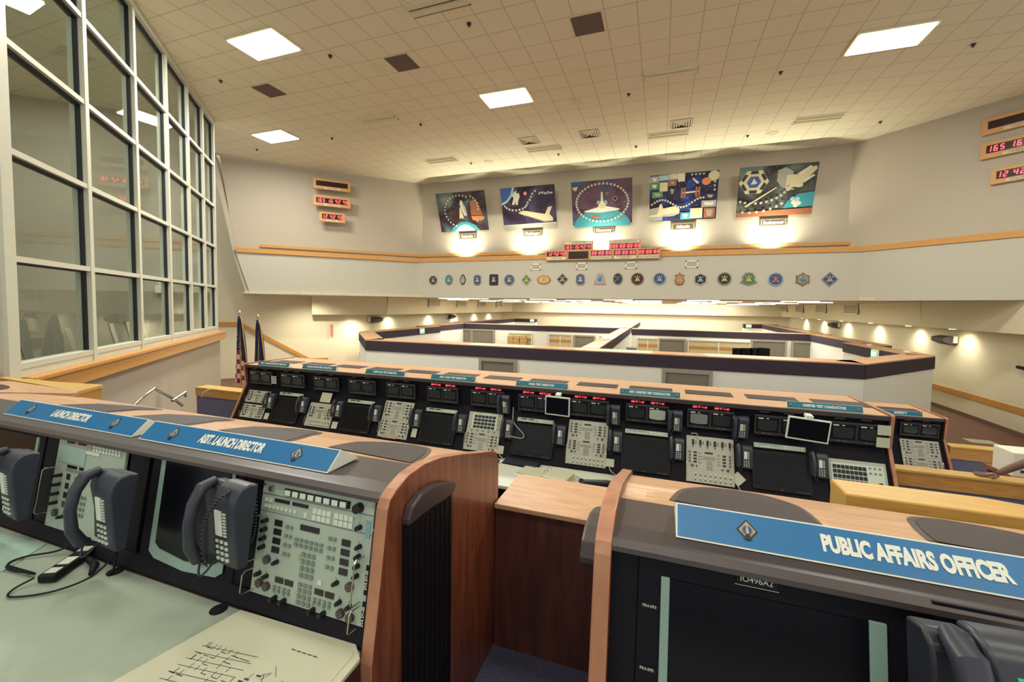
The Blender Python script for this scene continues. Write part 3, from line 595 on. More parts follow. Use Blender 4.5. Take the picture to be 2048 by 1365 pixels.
    if k == 4:
        cx, cz = U((.2, .3))[0]; f.p(ring((cx, cz), .46, 6, 0, 1, .95), CR)
        for i in range(6):
            a = R(60*i+30); c = (cx+.34*math.cos(a), cz+.32*math.sin(a)); f.p([(c[0]+u*math.cos(a+R(90))-v*math.sin(a+R(90)), c[1]+u*math.sin(a+R(90))+v*math.cos(a+R(90))) for u, v in ((-.13, .05), (.13, .05), (.1, -.05), (-.1, -.05))], DK)
        f.p(ring((cx, cz), .22, 6, 0, 1, .95), BL); f.p(U((.2, .22), (.22, .28), (.25, .32), (.2, .34), (.16, .34)), WH)
        f.p(U((.5, .1), (.6, .05), (.7, .14), (.68, .4), (.74, .5), (.66, .5), (.56, .42), (.5, .3)), GY)
        f.p(U((.62, .2), (.72, .2), (.78, .22), (.9, .1), (.97, .06), (.99, .12), (.88, .3), (.83, .34), (.84, .44), (.8, .46), (.7, .44), (.66, .52), (.62, .5)), CR); f.p(U((.74, .2), (.9, .05), (.93, .08), (.79, .22)), WH); f.p(U((.84, .38), (.97, .25), (.95, .22), (.83, .34)), WH)
        f.p(U((.1, .78), (.5, .42), (.51, .44), (.13, .8)), CR); f.p([*U((.62, .86), (1, .84), (1, .56), (.8, .58), (.66, .72))], TE)
        for i in range(9): f.p(ring(U((.72+.10*rnd.random(), .66+.16*rnd.random()))[0], .07, 8), (WH, SK)[i % 2])
        f.p(U((0, .9), (1, .87), (1, 1), (0, 1)), BR)
        f.ringchain(arc(.25, .35, .42, .38, 150, 20, 14)+arc(.2, .55, .48, .36, 150, 35, 11), .042)
    return f
PN = ['Columbia', 'Challenger', 'Discovery', 'Atlantis', 'Endeavour']
PL = ['tilted space poster with a launching shuttle on its stack and orange flames', 'tilted space poster with a floating astronaut above a gliding shuttle', 'tilted space poster with a large ring of emblems around a front-on shuttle', 'tilted collage poster with many small pictures and a shuttle at lower left', 'tilted space poster with a hexagonal window and a shuttle flying up right']
PX = [-8.31, -5.29, -2.32, .61, 3.56]
for k in range(5):
    t_ = thing('wall_poster', PL[k], 'poster', (PX[k], 17.08, 3.28), (R(th), 0, 0))
    obj('board', MB().box(-pw/2, pw/2, 0, .03, 0, phh), pdk, t_)
    pr = obj('print_ground', MB().box(-pw/2+.01, pw/2-.01, -.002, 0, .01, phh-.01), SPACE[k], t_)
    o = obj('picture', art(k).mb, PM, t_); o.location = (0, -.002, phh/2)
    pq = thing('name_plaque', 'dark name plaque with a metal rim reading %s below its poster' % PN[k], 'plaque', (PX[k]+.06, YB-.0+.1, 3.06))
    obj('rim', MB().box(-.4, .4, -.03, 0, -.135, .135), mat('plaque_rim', (150, 138, 104), .4, metal=.3) if k == 0 else MATS['plaque_rim'], pq, bevel=.006); obj('plate', MB().box(-.35, .35, -.036, -.03, -.09, .09), mat('plaque_plate', (74, 62, 52), .4) if k == 0 else MATS['plaque_plate'], pq)
    text(PN[k], .15, sign_w, pq, (0, -.038, 0), bold=.006)
# uplights in the trough
u0 = thing('uplight', 'trough uplight glowing under the first poster from the left', 'uplight', (UPX[0], 17.0, 1.99))
obj('housing', MB().box(-.28, .28, -.06, .06, -.03, .06), tro_m, u0); obj('lamp', MB().box(-.25, .25, -.03, .03, .06, .075), lit_m, u0)
for x, n in zip(UPX[1:], ('second', 'third', 'fourth', 'fifth')): dup(u0, (x, 17.0, 1.99), label='trough uplight glowing under the %s poster from the left' % n)
# ------------- clocks
amber = mat('clock_case_oak', (198, 150, 92), .5); cpale = mat('clock_label_strip', (206, 200, 176), .6); cbk = mat('clock_window', (44, 20, 26), .2)
def clock(label, x, z, w, h, txt, cap, loc=None, rz=0, capside=-1, caph=.13, wood=False, dh=.13):
    c = thing('digital_clock', label, 'clock', loc or (x, 16.84, z), (0, 0, rz))
    obj('case', MB().box(-w/2, w/2, -.08, .0, -h/2, h/2), amber, c, bevel=.006)
    zc = (caph/2 if capside < 0 else -caph/2) if cap is not None else 0
    wh = h-caph-.07 if cap is not None else h-.08
    if wood: wh = .20; zc = .02
    iw = .11 if wood else .045
    obj('window', MB().box(-w/2+iw, w/2-iw, -.086, -.08, zc-wh/2, zc+wh/2), cbk, c)
    if txt:
        d = digits(txt, dh); d.v = [(a-d.width/2+.02, b, c_-dh/2) for a, b, c_ in d.v]; obj('digits', d, led_m, c, loc=(0, -.087, zc))
    if cap is not None:
        zz = capside*(h/2-caph/2-.012); wl = w-.09 if not wood else w*.44
        obj('caption_plate', MB().box(-wl/2, wl/2, -.085, -.08, zz-caph/2+.012, zz+caph/2-.012), cpale, c)
        ls = cap.split('\n')
        for i, s_ in enumerate(ls): text(s_, (.085 if len(ls) == 1 else .06) if not wood else .06, ink, c, (0, -.088, zz+(.03 if len(ls) == 2 and i == 0 else (-.03 if len(ls) == 2 else 0))), sx=.9, name='caption')
    return c
clock('red digital clock reading 165:16:42:49 on the upper left of the central cluster', -3.18, 2.425, 1.18, .36, '165:16:42:49', 'UNIVERSAL TIME', capside=1, caph=.11)
clock('red countdown clock of all eights on the upper right of the central cluster', -1.40, 2.415, 1.18, .37, '888:88:88:88', 'SHUTTLE COUNTDOWN', capside=1, caph=.12)
clock('red digital clock reading 12:42:48 captioned LOCAL TIME in the cluster', -4.065, 2.05, .87, .38, '12:42:48', 'LOCAL TIME')
clock('blank clock between two lit clocks in the central cluster', -3.17, 2.05, .89, .38, '', None)
clock('red clock of eights captioned WINDOW REMAINING', -2.28, 2.045, .88, .39, '88:88:88', 'WINDOW REMAINING')
clock('red clock of eights captioned POST LOX DRAINBACK ELAPSED TIME', -1.38, 2.04, .90, .39, '88:88:88', 'POST LOX DRAINBACK\nELAPSED TIME')
clock('red clock of eights captioned HOLD TIME REMAINING', -.51, 2.045, .84, .39, '88:88:88', 'HOLD TIME REMAINING')
def onA(s, z): # along the left oblique wall
    return (-10.47-q*s+q*.2, YB-q*s-q*.2, z)
clock('blank oak framed clock, topmost of three on the left wall', 0, 0, 1.43, .42, '', 'COUNTDOWN', loc=onA(3.85, 4.89), rz=R(45), wood=True, caph=.09)
clock('oak framed red clock reading 165 16 42 48, middle of three on the left wall', 0, 0, 1.43, .42, '165 16 42 48', 'UNIVERSAL TIME', loc=onA(3.85, 4.21), rz=R(45), wood=True, caph=.085, dh=.14)
clock('oak framed red clock reading 12 42 48, lowest of three on the left wall', 0, 0, 1.0, .40, '12 42 48', 'LOCAL TIME', loc=onA(3.85, 3.57), rz=R(45), wood=True, caph=.085, dh=.14)
def onB(s, z): return (6.11+q*s-q*.13, YB-q*s-q*.13, z)
clock('blank oak framed clock, topmost of three cut by the right edge', 0, 0, 1.43, .42, '', 'COUNTDOWN', loc=onB(3.49, 4.92), rz=R(-45), wood=True, caph=.09)
clock('oak framed red clock, middle of three cut by the right edge', 0, 0, 1.43, .42, '165 16 42 48', 'UNIVERSAL TIME', loc=onB(3.49, 4.29), rz=R(-45), wood=True, caph=.085, dh=.14)
clock('oak framed red clock, lowest of three cut by the right edge', 0, 0, 1.0, .40, '12 42 48', 'LOCAL TIME', loc=onB(3.49, 3.57), rz=R(-45), wood=True, caph=.085, dh=.14)
# ------------- mission patches
def shp(kind, r):
    if kind == 'oct': return ring((0, 0), r, 8, R(22.5))
    if kind == 'ell': return ring((0, 0), r, 20, 0, .8, 1)
    if kind == 'nell': return ring((0, 0), r, 16, 0, .62, 1)
    if kind == 'flat': return ring((0, 0), r, 20, 0, 1.15, .72)
    if kind == 'rnd': return ring((0, 0), r, 22)
    if kind == 'dia': return [(0, -r*1.05), (r*1.0, 0), (0, r*1.05), (-r*1.0, 0)]
    if kind == 'rect': return [(-r*.72, -r), (r*.72, -r), (r*.85, -r*.85), (r*.85, r*.85), (r*.72, r), (-r*.72, r), (-r*.85, r*.85), (-r*.85, -r*.85)]
    if kind == 'shd': return [(-r*.4, -r), (r*.4, -r), (r*.75, -r*.6), (r*.75, r*.5), (r*.5, r*.85), (0, r), (-r*.5, r*.85), (-r*.75, r*.5), (-r*.75, -r*.6)]
    if kind == 'lens': return [(0, r*1.05), (r*.35, r*.7), (r*.62, 0), (r*.35, -r*.75), (0, -r), (-r*.35, -r*.75), (-r*.62, 0), (-r*.35, r*.7)]
    if kind == 'tri': return [(-r, -r*.9), (r, -r*.9), (r*.85, -r*.3), (r*.5, r*.95), (-r*.35, r), (-r*.5, r*.5), (-r*.9, -r*.5)]
    if kind == 'hex': return ring((0, 0), r, 6, R(30), 1.05, 1)
    if kind == 'bat': return [(-r*1.2, -r*.55), (-r*.6, -r*.8), (0, -r), (r*.6, -r*.8), (r*1.2, -r*.55), (r*.8, -r*.2), (r*.9, r*.3), (r*.5, r*.9), (0, r), (-r*.5, r*.9), (-r*.9, r*.3), (-r*.8, -r*.2)]
    if kind == 'gear': return [((r if i % 2 else r*.78)*math.cos(2*math.pi*i/12), (r if i % 2 else r*.78)*math.sin(2*math.pi*i/12)) for i in range(12)]
    if kind == 'pear': return [(-r*.5, -r*.9), (0, -r*1.05), (r*.5, -r*.9), (r*.75, -r*.2), (r*.5, r*.2), (r*.75, r*.6), (r*.2, r*.7), (0, r*1.05), (-r*.2, r*.7), (-r*.75, r*.6), (-r*.5, r*.2), (-r*.75, -r*.2)]
PT = [('oct', CR, DK, 'octagonal', 'black and gold', CR), ('ell', GY, TE, 'oval', 'pale teal', WH), ('lens', DK, GY, 'narrow lens-shaped', 'grey', WH), ('shd', GY, BL, 'helmet-shaped', 'blue', CR), ('rect', DK, DK, 'black rounded rectangular', 'white', WH), ('rnd', GY, BL, 'round', 'blue and yellow', YE), ('dia', WH, GN, 'white rimmed diamond', 'green', YE), ('flat', RD, YE, 'flat oval red rimmed', 'yellow', CR), ('dia', GY, DK, 'dark diamond', 'cream', CR), ('shd', GY, BL, 'blue shield', 'dark', WH), ('tri', PK, SK, 'pink bell-shaped', 'sky blue', BL), ('ell', GY, DK, 'dark oval', 'blue', BL), ('rnd', BR, DK, 'round black', 'yellow', YE), ('rnd', SK, BL, 'round pale blue', 'gold', CR), ('pear', BR, OR, 'pear-shaped brown', 'orange', CR), ('hex', WH, DK, 'hexagonal white', 'dark blue', SK), ('rnd', GY, DK, 'round dark', 'yellow rays', YE), ('bat', GY, GN, 'winged grey', 'green', YE), ('rnd', SK, BL, 'round blue', 'red rim', RD), ('gear', BR, GY, 'gear-like brown', 'grey', TE), ('dia', GY, BL, 'grey diamond', 'purple', CR)]
PXP = [(-9.77, 1.11), (-8.98, 1.12), (-8.29, 1.12), (-7.59, 1.11), (-6.82, 1.11), (-6.11, 1.1), (-5.35, 1.1), (-4.6, 1.09), (-3.82, 1.11), (-3.09, 1.1), (-2.32, 1.1), (-1.63, 1.11), (-0.9, 1.1), (-0.1, 1.1), (0.6, 1.09), (1.31, 1.07), (2.1, 1.08), (2.87, 1.07), (3.7, 1.05), (4.5, 1.04), (5.27, 1.04)]
ORD = ['first', 'second', 'third', 'fourth', 'fifth', 'sixth', 'seventh', 'eighth', 'ninth', 'tenth', 'eleventh', 'twelfth', 'thirteenth', 'fourteenth', 'fifteenth', 'sixteenth', 'seventeenth', 'eighteenth', 'nineteenth', 'twentieth', 'last']
for i, ((kd, rim, inn, w1, w2_, acc), (x, z)) in enumerate(zip(PT, PXP)):
    p = thing('mission_patch', '%s emblem patch with %s detail, %s from the left' % (w1, w2_, ORD[i]), 'emblem', (x, 16.9, z), group=None)
    r = .235 if kd != 'flat' else .25
    obj('rim', MB().prism([(a, b) for a, b in shp(kd, r)], -.03, 0, 'y'), PM[rim], p)
    f = Flat(); f.p(shp(kd, r*.82), inn if inn != rim else DK)
    f.p([(0, r*.62), (r*.12, r*.2), (r*.4, -r*.3), (r*.12, -r*.25), (0, -r*.45), (-r*.12, -r*.25), (-r*.4, -r*.3), (-r*.12, r*.2)], acc)
    f.p([(0, r*.4), (r*.05, -r*.1), (-r*.05, -r*.1)], DK if acc in (WH, CR, YE) else WH)
    for t in range(4): f.p(ring((r*.45*math.cos(R(45+90*t))*(.7 if kd in ('nell', 'lens', 'shd', 'rect') else 1), r*.45*math.sin(R(45+90*t))), r*.1, 7), (WH, YE, acc, SK)[(t+i) % 4])
    o = obj('design', f.mb, PM, p); o.location = (0, -.03, 0)
# ================================================================== rack devices; local frame: x right, z up the panel, -y out of the panel
def wavy(p0, p1, sag, n=14, coil=0, r=.012):
    p0, p1 = Vector(p0), Vector(p1); out = []
    N = n*(coil or 1)
    for i in range(N+1):
        t = i/N; p = p0.lerp(p1, t); p = p + Vector(sag)*4*t*(1-t)
        if coil: a = t*coil*2*math.pi; p = p + Vector((math.cos(a)*r, math.sin(a)*r*.6, 0))
        out.append(p)
    return out
edge_m = mat('laminate_edge', (186, 132, 98), .4, rgb2=(168, 112, 84), scale=4, stretch=(4, 4, 2), coat=.2)
def edged(mb):
    for i in range(2, len(mb.m)): mb.m[i] = 1
    return mb
class Dev:
    def __init__(s, root, w, h, face=None, z0=0):
        s.r = root; s.w = w; s.h = h; s.face = MB().box(0, w, -.006, .004, z0, h); s.fm = face or face_m
        s.keys = MB(); s.gkeys = MB(); s.screws = MB(); s.marks = MB()
    def knob(s, x, z, r=.0085, l=.022, dx=0):
        obj('knob', MB().cyl((0, 0, 0), (0, -l, 0), r, r*.8, 10), knob_m, s.r, loc=(x, -.006, z), smooth=True)
        s.marks.box(x-r*.9, x-r*.5, -.0068, -.006, z+r*1.3, z+r*1.6)
    def disp(s, x, z, w=.034, h=.02, m=None):
        obj('display', MB().box(-w/2, w/2, -.003, 0, -h/2, h/2), m or disp_m, s.r, loc=(x, -.006, z))
    def key(s, x, z, w=.012, h=.012, g=False): (s.gkeys if g else s.keys).box(x-w/2, x+w/2, -.011, -.006, z-h/2, z+h/2)
    def conn(s, x, z, r=.014):
        obj('connector', MB().cyl((0, 0, 0), (0, -.012, 0), r, r, 14).cyl((0, -.012, 0), (0, -.0125, 0), r*.7, n=12), grille_m, s.r, loc=(x, -.006, z), smooth=True)
        for k in range(6): s.screws.cyl((x+r*.5*math.cos(k*1.05), -.018, z+r*.5*math.sin(k*1.05)), (x+r*.5*math.cos(k*1.05), -.0195, z+r*.5*math.sin(k*1.05)), r*.1, n=5)
    def handle(s, x, z0, z1, out=.035):
        obj('handle', MB().tube([(0, 0, z0), (0, -out*.8, z0), (0, -out, z0+.008), (0, -out, z1-.008), (0, -out*.8, z1), (0, 0, z1)], .0028, 6), chrome, s.r, loc=(x, -.006, 0), smooth=True)
    def unit(s, zb, h, near=True, side=.055):
        w = s.w; k = s.knob if near else s.knob
        for i in range(4):
            z = zb+h*(.86-.155*i)
            s.knob(w*.075, z); s.disp(w*.19, z-.001); s.key(w*.275, z-.006, .011, .011, True); s.key(w*.315, z-.006, .011, .011, True)
            z2 = z-.012 if near else z
            s.knob(w*.915, z2); s.disp(w*.8, z2); s.key(w*.665, z2+.002, .011, .011, True); s.key(w*.705, z2+.002, .011, .011, True)
        s.disp(w*.48, zb+h*.88, w*.17, .018, MATS.get('lcd') or disp_m)
        for r_ in range(2):
            for c in range(6): s.key(w*(.37+.045*c), zb+h*(.66-.09*r_), .013, .010, True)
        for r_ in range(4):
            for c in range(3): s.key(w*(.45+.045*c), zb+h*(.44-.115*r_), .013, .0135, True)
        s.conn(w*.13, zb+h*.2); s.knob(w*.22, zb+h*.2); s.conn(w*.87, zb+h*.14); s.knob(w*.76, zb+h*.14)
    def toggles(s, zb, n=8, rows=2, x0=.2, x1=.92):
        for r_ in range(rows):
            for c in range(n):
                x = s.w*(x0+(x1-x0)*c/(n-1)); s.keys.box(x-.009, x+.009, -.010, -.006, zb+.05*r_+.012, zb+.05*r_+.026)
                obj('toggle', MB().cyl((0, 0, 0), (0, -.014, -.006), .005, n=8), knob_m, s.r, loc=(x, -.006, zb+.05*r_))
    def done(s):
        for x in (.008, s.w-.008):
            for z in (.012, s.h-.012): s.screws.cyl((x, -.006, z), (x, -.009, z), .004, n=8)
        obj('faceplate', s.face, s.fm, s.r)
        if s.keys.v: obj('pale_keys', s.keys, key_m, s.r)
        if s.gkeys.v: obj('grey_keys', s.gkeys, keyg_m, s.r)
        if s.screws.v: obj('screws', s.screws, chrome, s.r)
        if s.marks.v: obj('markings', s.marks, ink, s.r)
        return s.r
def on_plane(base, ang):
    # returns place(x, v, out) on a panel plane leaning by ang (radians, positive = top away)
    def f(x, v, out=0): return (x, base[0]+v*math.sin(ang)-out*math.cos(ang), base[1]+v*math.cos(ang)+out*math.sin(ang)*1)
    return f
def phone(name, label, loc, rot, s=1.0, coil=True, group=None):
    p = thing(name, label, 'telephone', loc, rot, group)
    w, h, d = .165*s, .25*s, .065*s
    # body: curved top, leaning out from the panel; profile in (y,z) with -y outwards
    prof = [(0, -h*.02), (-d*.5, -.005*s), (-d*.72, h*.2), (-d*.93, h*.45), (-d*1.1, h*.68), (-d*1.15, h*.78), (-d*1.12, h*.86), (-d*1.0, h*.93), (-d*.8, h*.98), (-d*.45, h*1.01), (0, h*1.0)]
    obj('body', MB().prism(prof, w*.36, w, 'x'), phone_m, p, smooth=True, bevel=.006*s)
    cr2 = [(0, h*.02), (-d*.35, h*.03), (-d*.6, h*.45), (-d*.95, h*.78), (-d*.9, h*.92), (-d*.6, h*.99), (0, h*.97)]
    obj('cradle', MB().prism(cr2, 0, w*.36, 'x'), phone_d, p, smooth=True, bevel=.005*s)
    hs = [(w*.15, -d*.75, h*1.0), (w*.15, -d*1.35, h*.93), (w*.15, -d*1.65, h*.75), (w*.15, -d*1.72, h*.5), (w*.15, -d*1.5, h*.22), (w*.15, -d*1.05, h*.04), (w*.15, -d*.7, h*.02)]
    obj('handset', MB().tube(hs, [.012*s, .020*s, .018*s, .016*s, .018*s, .020*s, .012*s], 10), phone_m, p, smooth=True)
    a = math.atan2(d*.62, h*.72)  # slope of the front
    k = MB(); g = MB(); M = Matrix.Translation((0, -d*.53, 0)) @ Matrix.Rotation(a*.93, 4, 'X')
    k.box(w*.47, w*.66, -.006, 0, h*.38, h*.70, 0, M)
    for i in range(8): g.box(w*.70, w*.78, -.006, 0, h*(.385+.04*i), h*(.405+.04*i), 0, M)
    for i in range(4):
        for j in range(3): g.box(w*(.46+.13*j), w*(.53+.13*j), -.006, 0, h*(.06+.075*i), h*(.095+.075*i), 0, M)
    obj('label_strip', k, sign_w, p); obj('keypad', g, key_m, p)
    if coil: obj('cord', MB().tube(wavy((w*.15, -d*.9, h*.03), (w*.42, -d*.1, h*.25), (0, -.03, -h*.28), 10), .0035*s, 6), phone_d, p, smooth=True)
    return p
def emblem(parent, loc, r, rot):
    g = obj('emblem', MB().poly([(0, 0, -r*1.15), (r, 0, 0), (0, 0, r*1.15), (-r, 0, 0)], 0).poly([(0, -.0006, -r*.95), (r*.8, -.0006, 0), (0, -.0006, r*.95), (-r*.8, -.0006, 0)], 1)
            .poly([(a, -.0009, b) for a, b in ring((0, 0), r*.55, 16)], 2).poly([(a, -.0012, b) for a, b in ring((0, 0), r*.42, 16)], 3)
            .poly([(-r*.14, -.0015, -r*.4), (r*.14, -.0015, -r*.4), (r*.12, -.0015, r*.1), (0, -.0015, r*.62), (-r*.12, -.0015, r*.1)], 4)
            .poly([(-r*.4, -.0018, -r*.95), (r*.4, -.0018, -r*.95), (r*.15, -.0018, -r*.35), (-r*.15, -.0018, -r*.35)], 0), [pdk, pcr, pgy, pbl, pwh], parent, loc=loc, rot=rot)
    return g
def sign(label, x0, x1, yb, zb, yr, zr, txt, size, color, width=.35, back=.085, emb=.028, tx=None, rz=0, bold=.003, embx=.36):
    # tent sign: long triangular prism lying on the console top
    L = x1-x0; s = thing('desk_sign', label, 'sign', ((x0+x1)/2, yb, zb), (0, 0, rz))
    dy, dz = yr-yb, zr-zb
    obj('tent', MB().prism([(0, 0), (dy, dz), (dy*2+.01 if not back else back*2, 0)], -L/2, L/2, 'x'), sign_w, s)
    hgt = math.hypot(dy, dz); ax = -math.atan2(dy, dz); b = hgt*.045
    fp = MB().add([(-L/2+b, -.0015, b), (L/2-b, -.0015, b), (L/2-b, -.0015, hgt-b), (-L/2+b, -.0015, hgt-b)], [(0, 1, 2, 3)])
    obj('face', fp, color, s, rot=(ax, 0, 0))
    mid = Vector((0, -.003, hgt/2)); mid.rotate(Matrix.Rotation(ax, 3, 'X'))
    text(txt, size, sign_w, s, (tx or 0, mid.y, mid.z), (ax, 0, 0), bold=bold, width=width)
    for k in (-1, 1): emblem(s, (k*L*embx, mid.y+.0005, mid.z), emb, (ax, 0, 0))
    return s
def tent_cable(name, label, pts, r, m=black, group=None):
    P = [Vector(a) for a in pts]
    if len(P) < 12:
        P = [P[0]*2-P[1]]+P+[P[-1]*2-P[-2]]; Q = []
        for i in range(1, len(P)-2):
            for k in range(7):
                t = k/7; a, b, c, d = P[i-1:i+3]
                Q.append(.5*((2*b)+(c-a)*t+(2*a-5*b+4*c-d)*t*t+(3*b-a-3*c+d)*t**3))
        P = Q+[P[-2]]
    return tag(obj(name, MB().tube(P, r, 7), m, smooth=True), label, 'cable', group)
# ================================================================== front row: two consoles in one bank at left, one at right
AF = math.atan2(.077, .454); PF = on_plane((1.058, -1.073), AF)
SIDE = [(1.02, F1), (1.02, -1.10), (1.04, -1.0), (1.10, -.65), (1.115, -.622), (1.15, -.603), (1.22, -.582), (1.32, -.579), (1.45, -.598), (1.655, -.652), (1.849, -.709), (1.97, -.742), (2.03, -.765), (2.06, -.80), (2.072, -.85), (2.072, F1)]
def console_front(label, x0, x1, ends, vents, name='console'):
    c = thing(name, label, 'console', (0, 0, 0))
    for xe, d in ends:
        obj('end_panel', edged(MB().prism(SIDE, xe-.046 if d > 0 else xe, xe if d > 0 else xe+.046, 'x')), [cherry, edge_m], c, bevel=.006)
        e0 = xe if d > 0 else xe
        g = MB(); a, b = (e0, e0+.012) if d > 0 else (e0-.012, e0); g.prism([(1.175, F1+.05), (1.51, F1+.05), (1.51, -.74), (1.34, -.70), (1.22, -.70), (1.175, -.74)], a, b, 'x')
        gg = obj('side_grille', g, black, c)
        ribs = MB()
        for i in range(9): ribs.box(e0+d*.012-.002, e0+d*.012+.002, 1.192+i*.037, 1.198+i*.037, F1+.06, -.77)
        obj('rib', ribs, rack_m, gg)
        ln2 = [(1.171, -.735), (1.171, -.713), (1.19, -.675), (1.248, -.656), (1.34, -.660), (1.436, -.688), (1.512, -.718), (1.512, -.735), (1.47, -.757), (1.40, -.752), (1.34, -.742), (1.25, -.735)]
        a, b = (e0, e0+.034) if d > 0 else (e0-.05, e0)
        obj('scoop', MB().prism(ln2, a, b, 'x'), hood_m, c, bevel=.01)
    b = MB().prism([(1.45, F1+.02), (1.45, -.67), (1.849, -.77), (2.04, -.84), (2.04, F1+.02)], x0, x1, 'x')
    b.box(x0, x1, 1.10, 1.5, F1+.02, -1.09)
    obj('carcass', b, cherry, c)
    t = MB().prism([(1.40, -.625), (1.655, -.672), (1.849, -.728), (1.99, -.772), (2.045, -.80), (2.065, -.84), (2.068, -.87), (2.04, -.87), (1.8, -.78), (1.40, -.665)], x0, x1, 'x')
    obj('wood_top', t, lam, c)
    hd = MB().prism([(1.110, -.640), (1.113, -.628), (1.135, -.617), (1.2, -.612), (1.395, -.622), (1.395, -.66), (1.15, -.66)], x0, x1, 'x')
    obj('hood', hd, hood_m, c)
    bk = MB().prism([(1.30, -1.09), (1.38, -.66), (1.42, -.66), (1.36, -1.09)], x0, x1, 'x'); obj('rack_back', bk, rack_m, c)
    obj('base_rail', MB().prism([(1.03, -1.07), (1.03, -1.062), (1.062, -1.022), (1.10, -1.022), (1.10, -1.07)], x0, x1, 'x'), rack_m, c)
    for (vc, vw, y1) in vents:
        n = 22; pts = [(vc+vw*math.cos(math.pi*i/n)-(.10*math.sin(math.pi*i/n) if vc < 0 else -.06*math.sin(math.pi*i/n)), 1.412+(y1-1.412)*math.sin(math.pi*i/n)) for i in range(n+1)]
        def zt(y): return (-.625-(y-1.40)*.184) if y < 1.655 else ((-.672-(y-1.655)*.289) if y < 1.849 else -.728-(y-1.849)*.312)
        for mi, (k, dz, m, nm) in enumerate(((1.0, .002, hood_m, 'vent_rim'), (.93, .004, vent_m, 'vent'))):
            mb = MB(); cx = sum(p[0] for p in pts)/len(pts)
            P = [(cx+(p[0]-cx)*k, 1.414+(p[1]-1.414)*k) for p in pts]
            # strips so the vent follows the curved top
            N = 10; ys = [P[0][1]+(max(p[1] for p in P)-P[0][1])*i/N for i in range(N+1)]
            def xs(y):
                lo = [];
                for (a, b_) in zip(P, P[1:]):
                    if (a[1]-y)*(b_[1]-y) <= 0 and a[1] != b_[1]: lo.append(a[0]+(b_[0]-a[0])*(y-a[1])/(b_[1]-a[1]))
                return (min(lo), max(lo)) if lo else None
            rows = [(y, xs(y)) for y in ys]; rows = [(y, x) for y, x in rows if x]
            for (ya, xa), (yb_, xb) in zip(rows, rows[1:]):
                mb.add([(xa[0], ya, zt(ya)+dz), (xa[1], ya, zt(ya)+dz), (xb[1], yb_, zt(yb_)+dz), (xb[0], yb_, zt(yb_)+dz)], [(0, 1, 2, 3)])
            obj(nm, mb, m, c)
    return c
C1 = console_front('front wooden console bank with a cherry end panel under the LAUNCH DIRECTOR signs', -4.25, -.841, [(-.795, 1)], [(-1.13, .235, 1.93), (-1.81, .235, 1.93), (-2.49, .235, 1.93), (-3.17, .235, 1.93)])
C2 = console_front('right foreground console with a blue PUBLIC AFFAIRS OFFICER sign on top', -.105, 2.6, [(-.15, -1)], [(.25, .215, 1.95), (.93, .22, 1.95), (1.62, .22, 1.95)])
# rack dividers between bays
for c, xs_ in ((C1, ((-.850, .008), (-1.40, .052), (-2.05, .06), (-2.68, .06), (-3.3, .05))), (C2, ((-.07, .033), (.56, .03), (1.22, .05), (1.9, .05)))):
    for x, hw in xs_:
        M = Matrix.Translation((x, 1.062, -1.06)) @ Matrix.Rotation(-AF, 4, 'X')
        obj('rack_divider', MB().box(-hw, hw, 0, .2, 0, .42, 0, M), rack_m, c)
# desks
def desk(label, x0, x1, y0, y1, z, holes, floor, m=desk_m):
    d = thing('console_desk', label, 'desk', (0, 0, 0))
    obj('desk_top', MB().box(x0, x1, y0, y1, z-.04, z), m, d, bevel=.008)
    for x in (x0+.1, x1-.12): obj('leg', MB().box(x, x+.05, y0+.1, y1-.05, floor, z-.04), rack_m, d)
    for (hx, hy) in holes: obj('grommet', MB().cyl((hx, hy, z), (hx, hy, z+.002), .028, n=24).cyl((hx, hy, z+.002), (hx, hy, z+.0025), .024, n=24), black, d)
    return d
desk('grey desk surface in front of the left foreground consoles', -4.2, -.841, .2, 1.03, -1.07, [(-1.42, 1.0), (-2.0, 1.005)], F1)
desk('grey desk in front of the public affairs console, below the picture', -.105, 2.6, .35, 1.03, -1.07, [], F1)
# --- near communications panel
RX = -AF
t = thing('comm_panel', 'pale panel with two keypads, steel handles and black knobs, nearest the viewer', 'control panel', PF(-1.345, .045, .0), (RX, 0, 0))
w = .484; D = Dev(t, w, .385)
D.unit(.086, .194)
for x, z in ((.07, .073), (.14, .070), (.80, .058), (.885, .054)): D.knob(w*x, z)
for x, z in ((.085, .043), (.155, .038), (.82, .026), (.90, .022)): D.conn(w*x, z)
for x in (.26, .35, .62, .71): D.disp(w*x, .068, .036, .018)
for x in (.25, .34, .615, .70):
    for kx in (-.012, .008):
        for kz in (.044, .032): D.key(w*x+kx, kz, .010, .008, True)
for r_ in range(4):
    for c in range(3): D.key(w*(.45+.045*c), .075-.019*r_, .013, .0120, True)
for x in (.245, .33, .59, .68): D.knob(w*x, .010, .009, .026)
D.key(w*.62, .098, .015, .013)
D.marks.box(0, w, -.0072, -.006, .2825, .2835); D.marks.box(0, w, -.0072, -.006, .3415, .343)
for i in range(6): D.key(w*(.13+.04*i), .302, .010, .010)
for a in (.05, .09):
    for b in (.302, .322): D.key(w*a, b, .011, .011)
D.disp(w*.20, .327, .068, .011); D.disp(w*.37, .327, .070, .011); D.key(w*.43, .299, .013, .016)
for g0 in (.51, .70):
    for c in range(4):
        for r_ in range(2): D.key(w*(g0+.041*c), .298+.021*r_, .0165, .0175)
D.knob(w*.90, .300, .009)
D.done()
obj('button_frame', MB().box(w*.22, w*.80, -.014, -.006, .350, .373), black, t)
bb = MB()
for i in range(8): bb.box(w*(.232+.071*i), w*(.282+.071*i), -.018, -.014, .353, .370)
obj('square_buttons', bb, key_m, t)
obj('knob', MB().cyl((0, 0, 0), (0, -.022, 0), .017, .015, 20), knob_m, t, loc=(w*.88, -.006, .360), smooth=True)
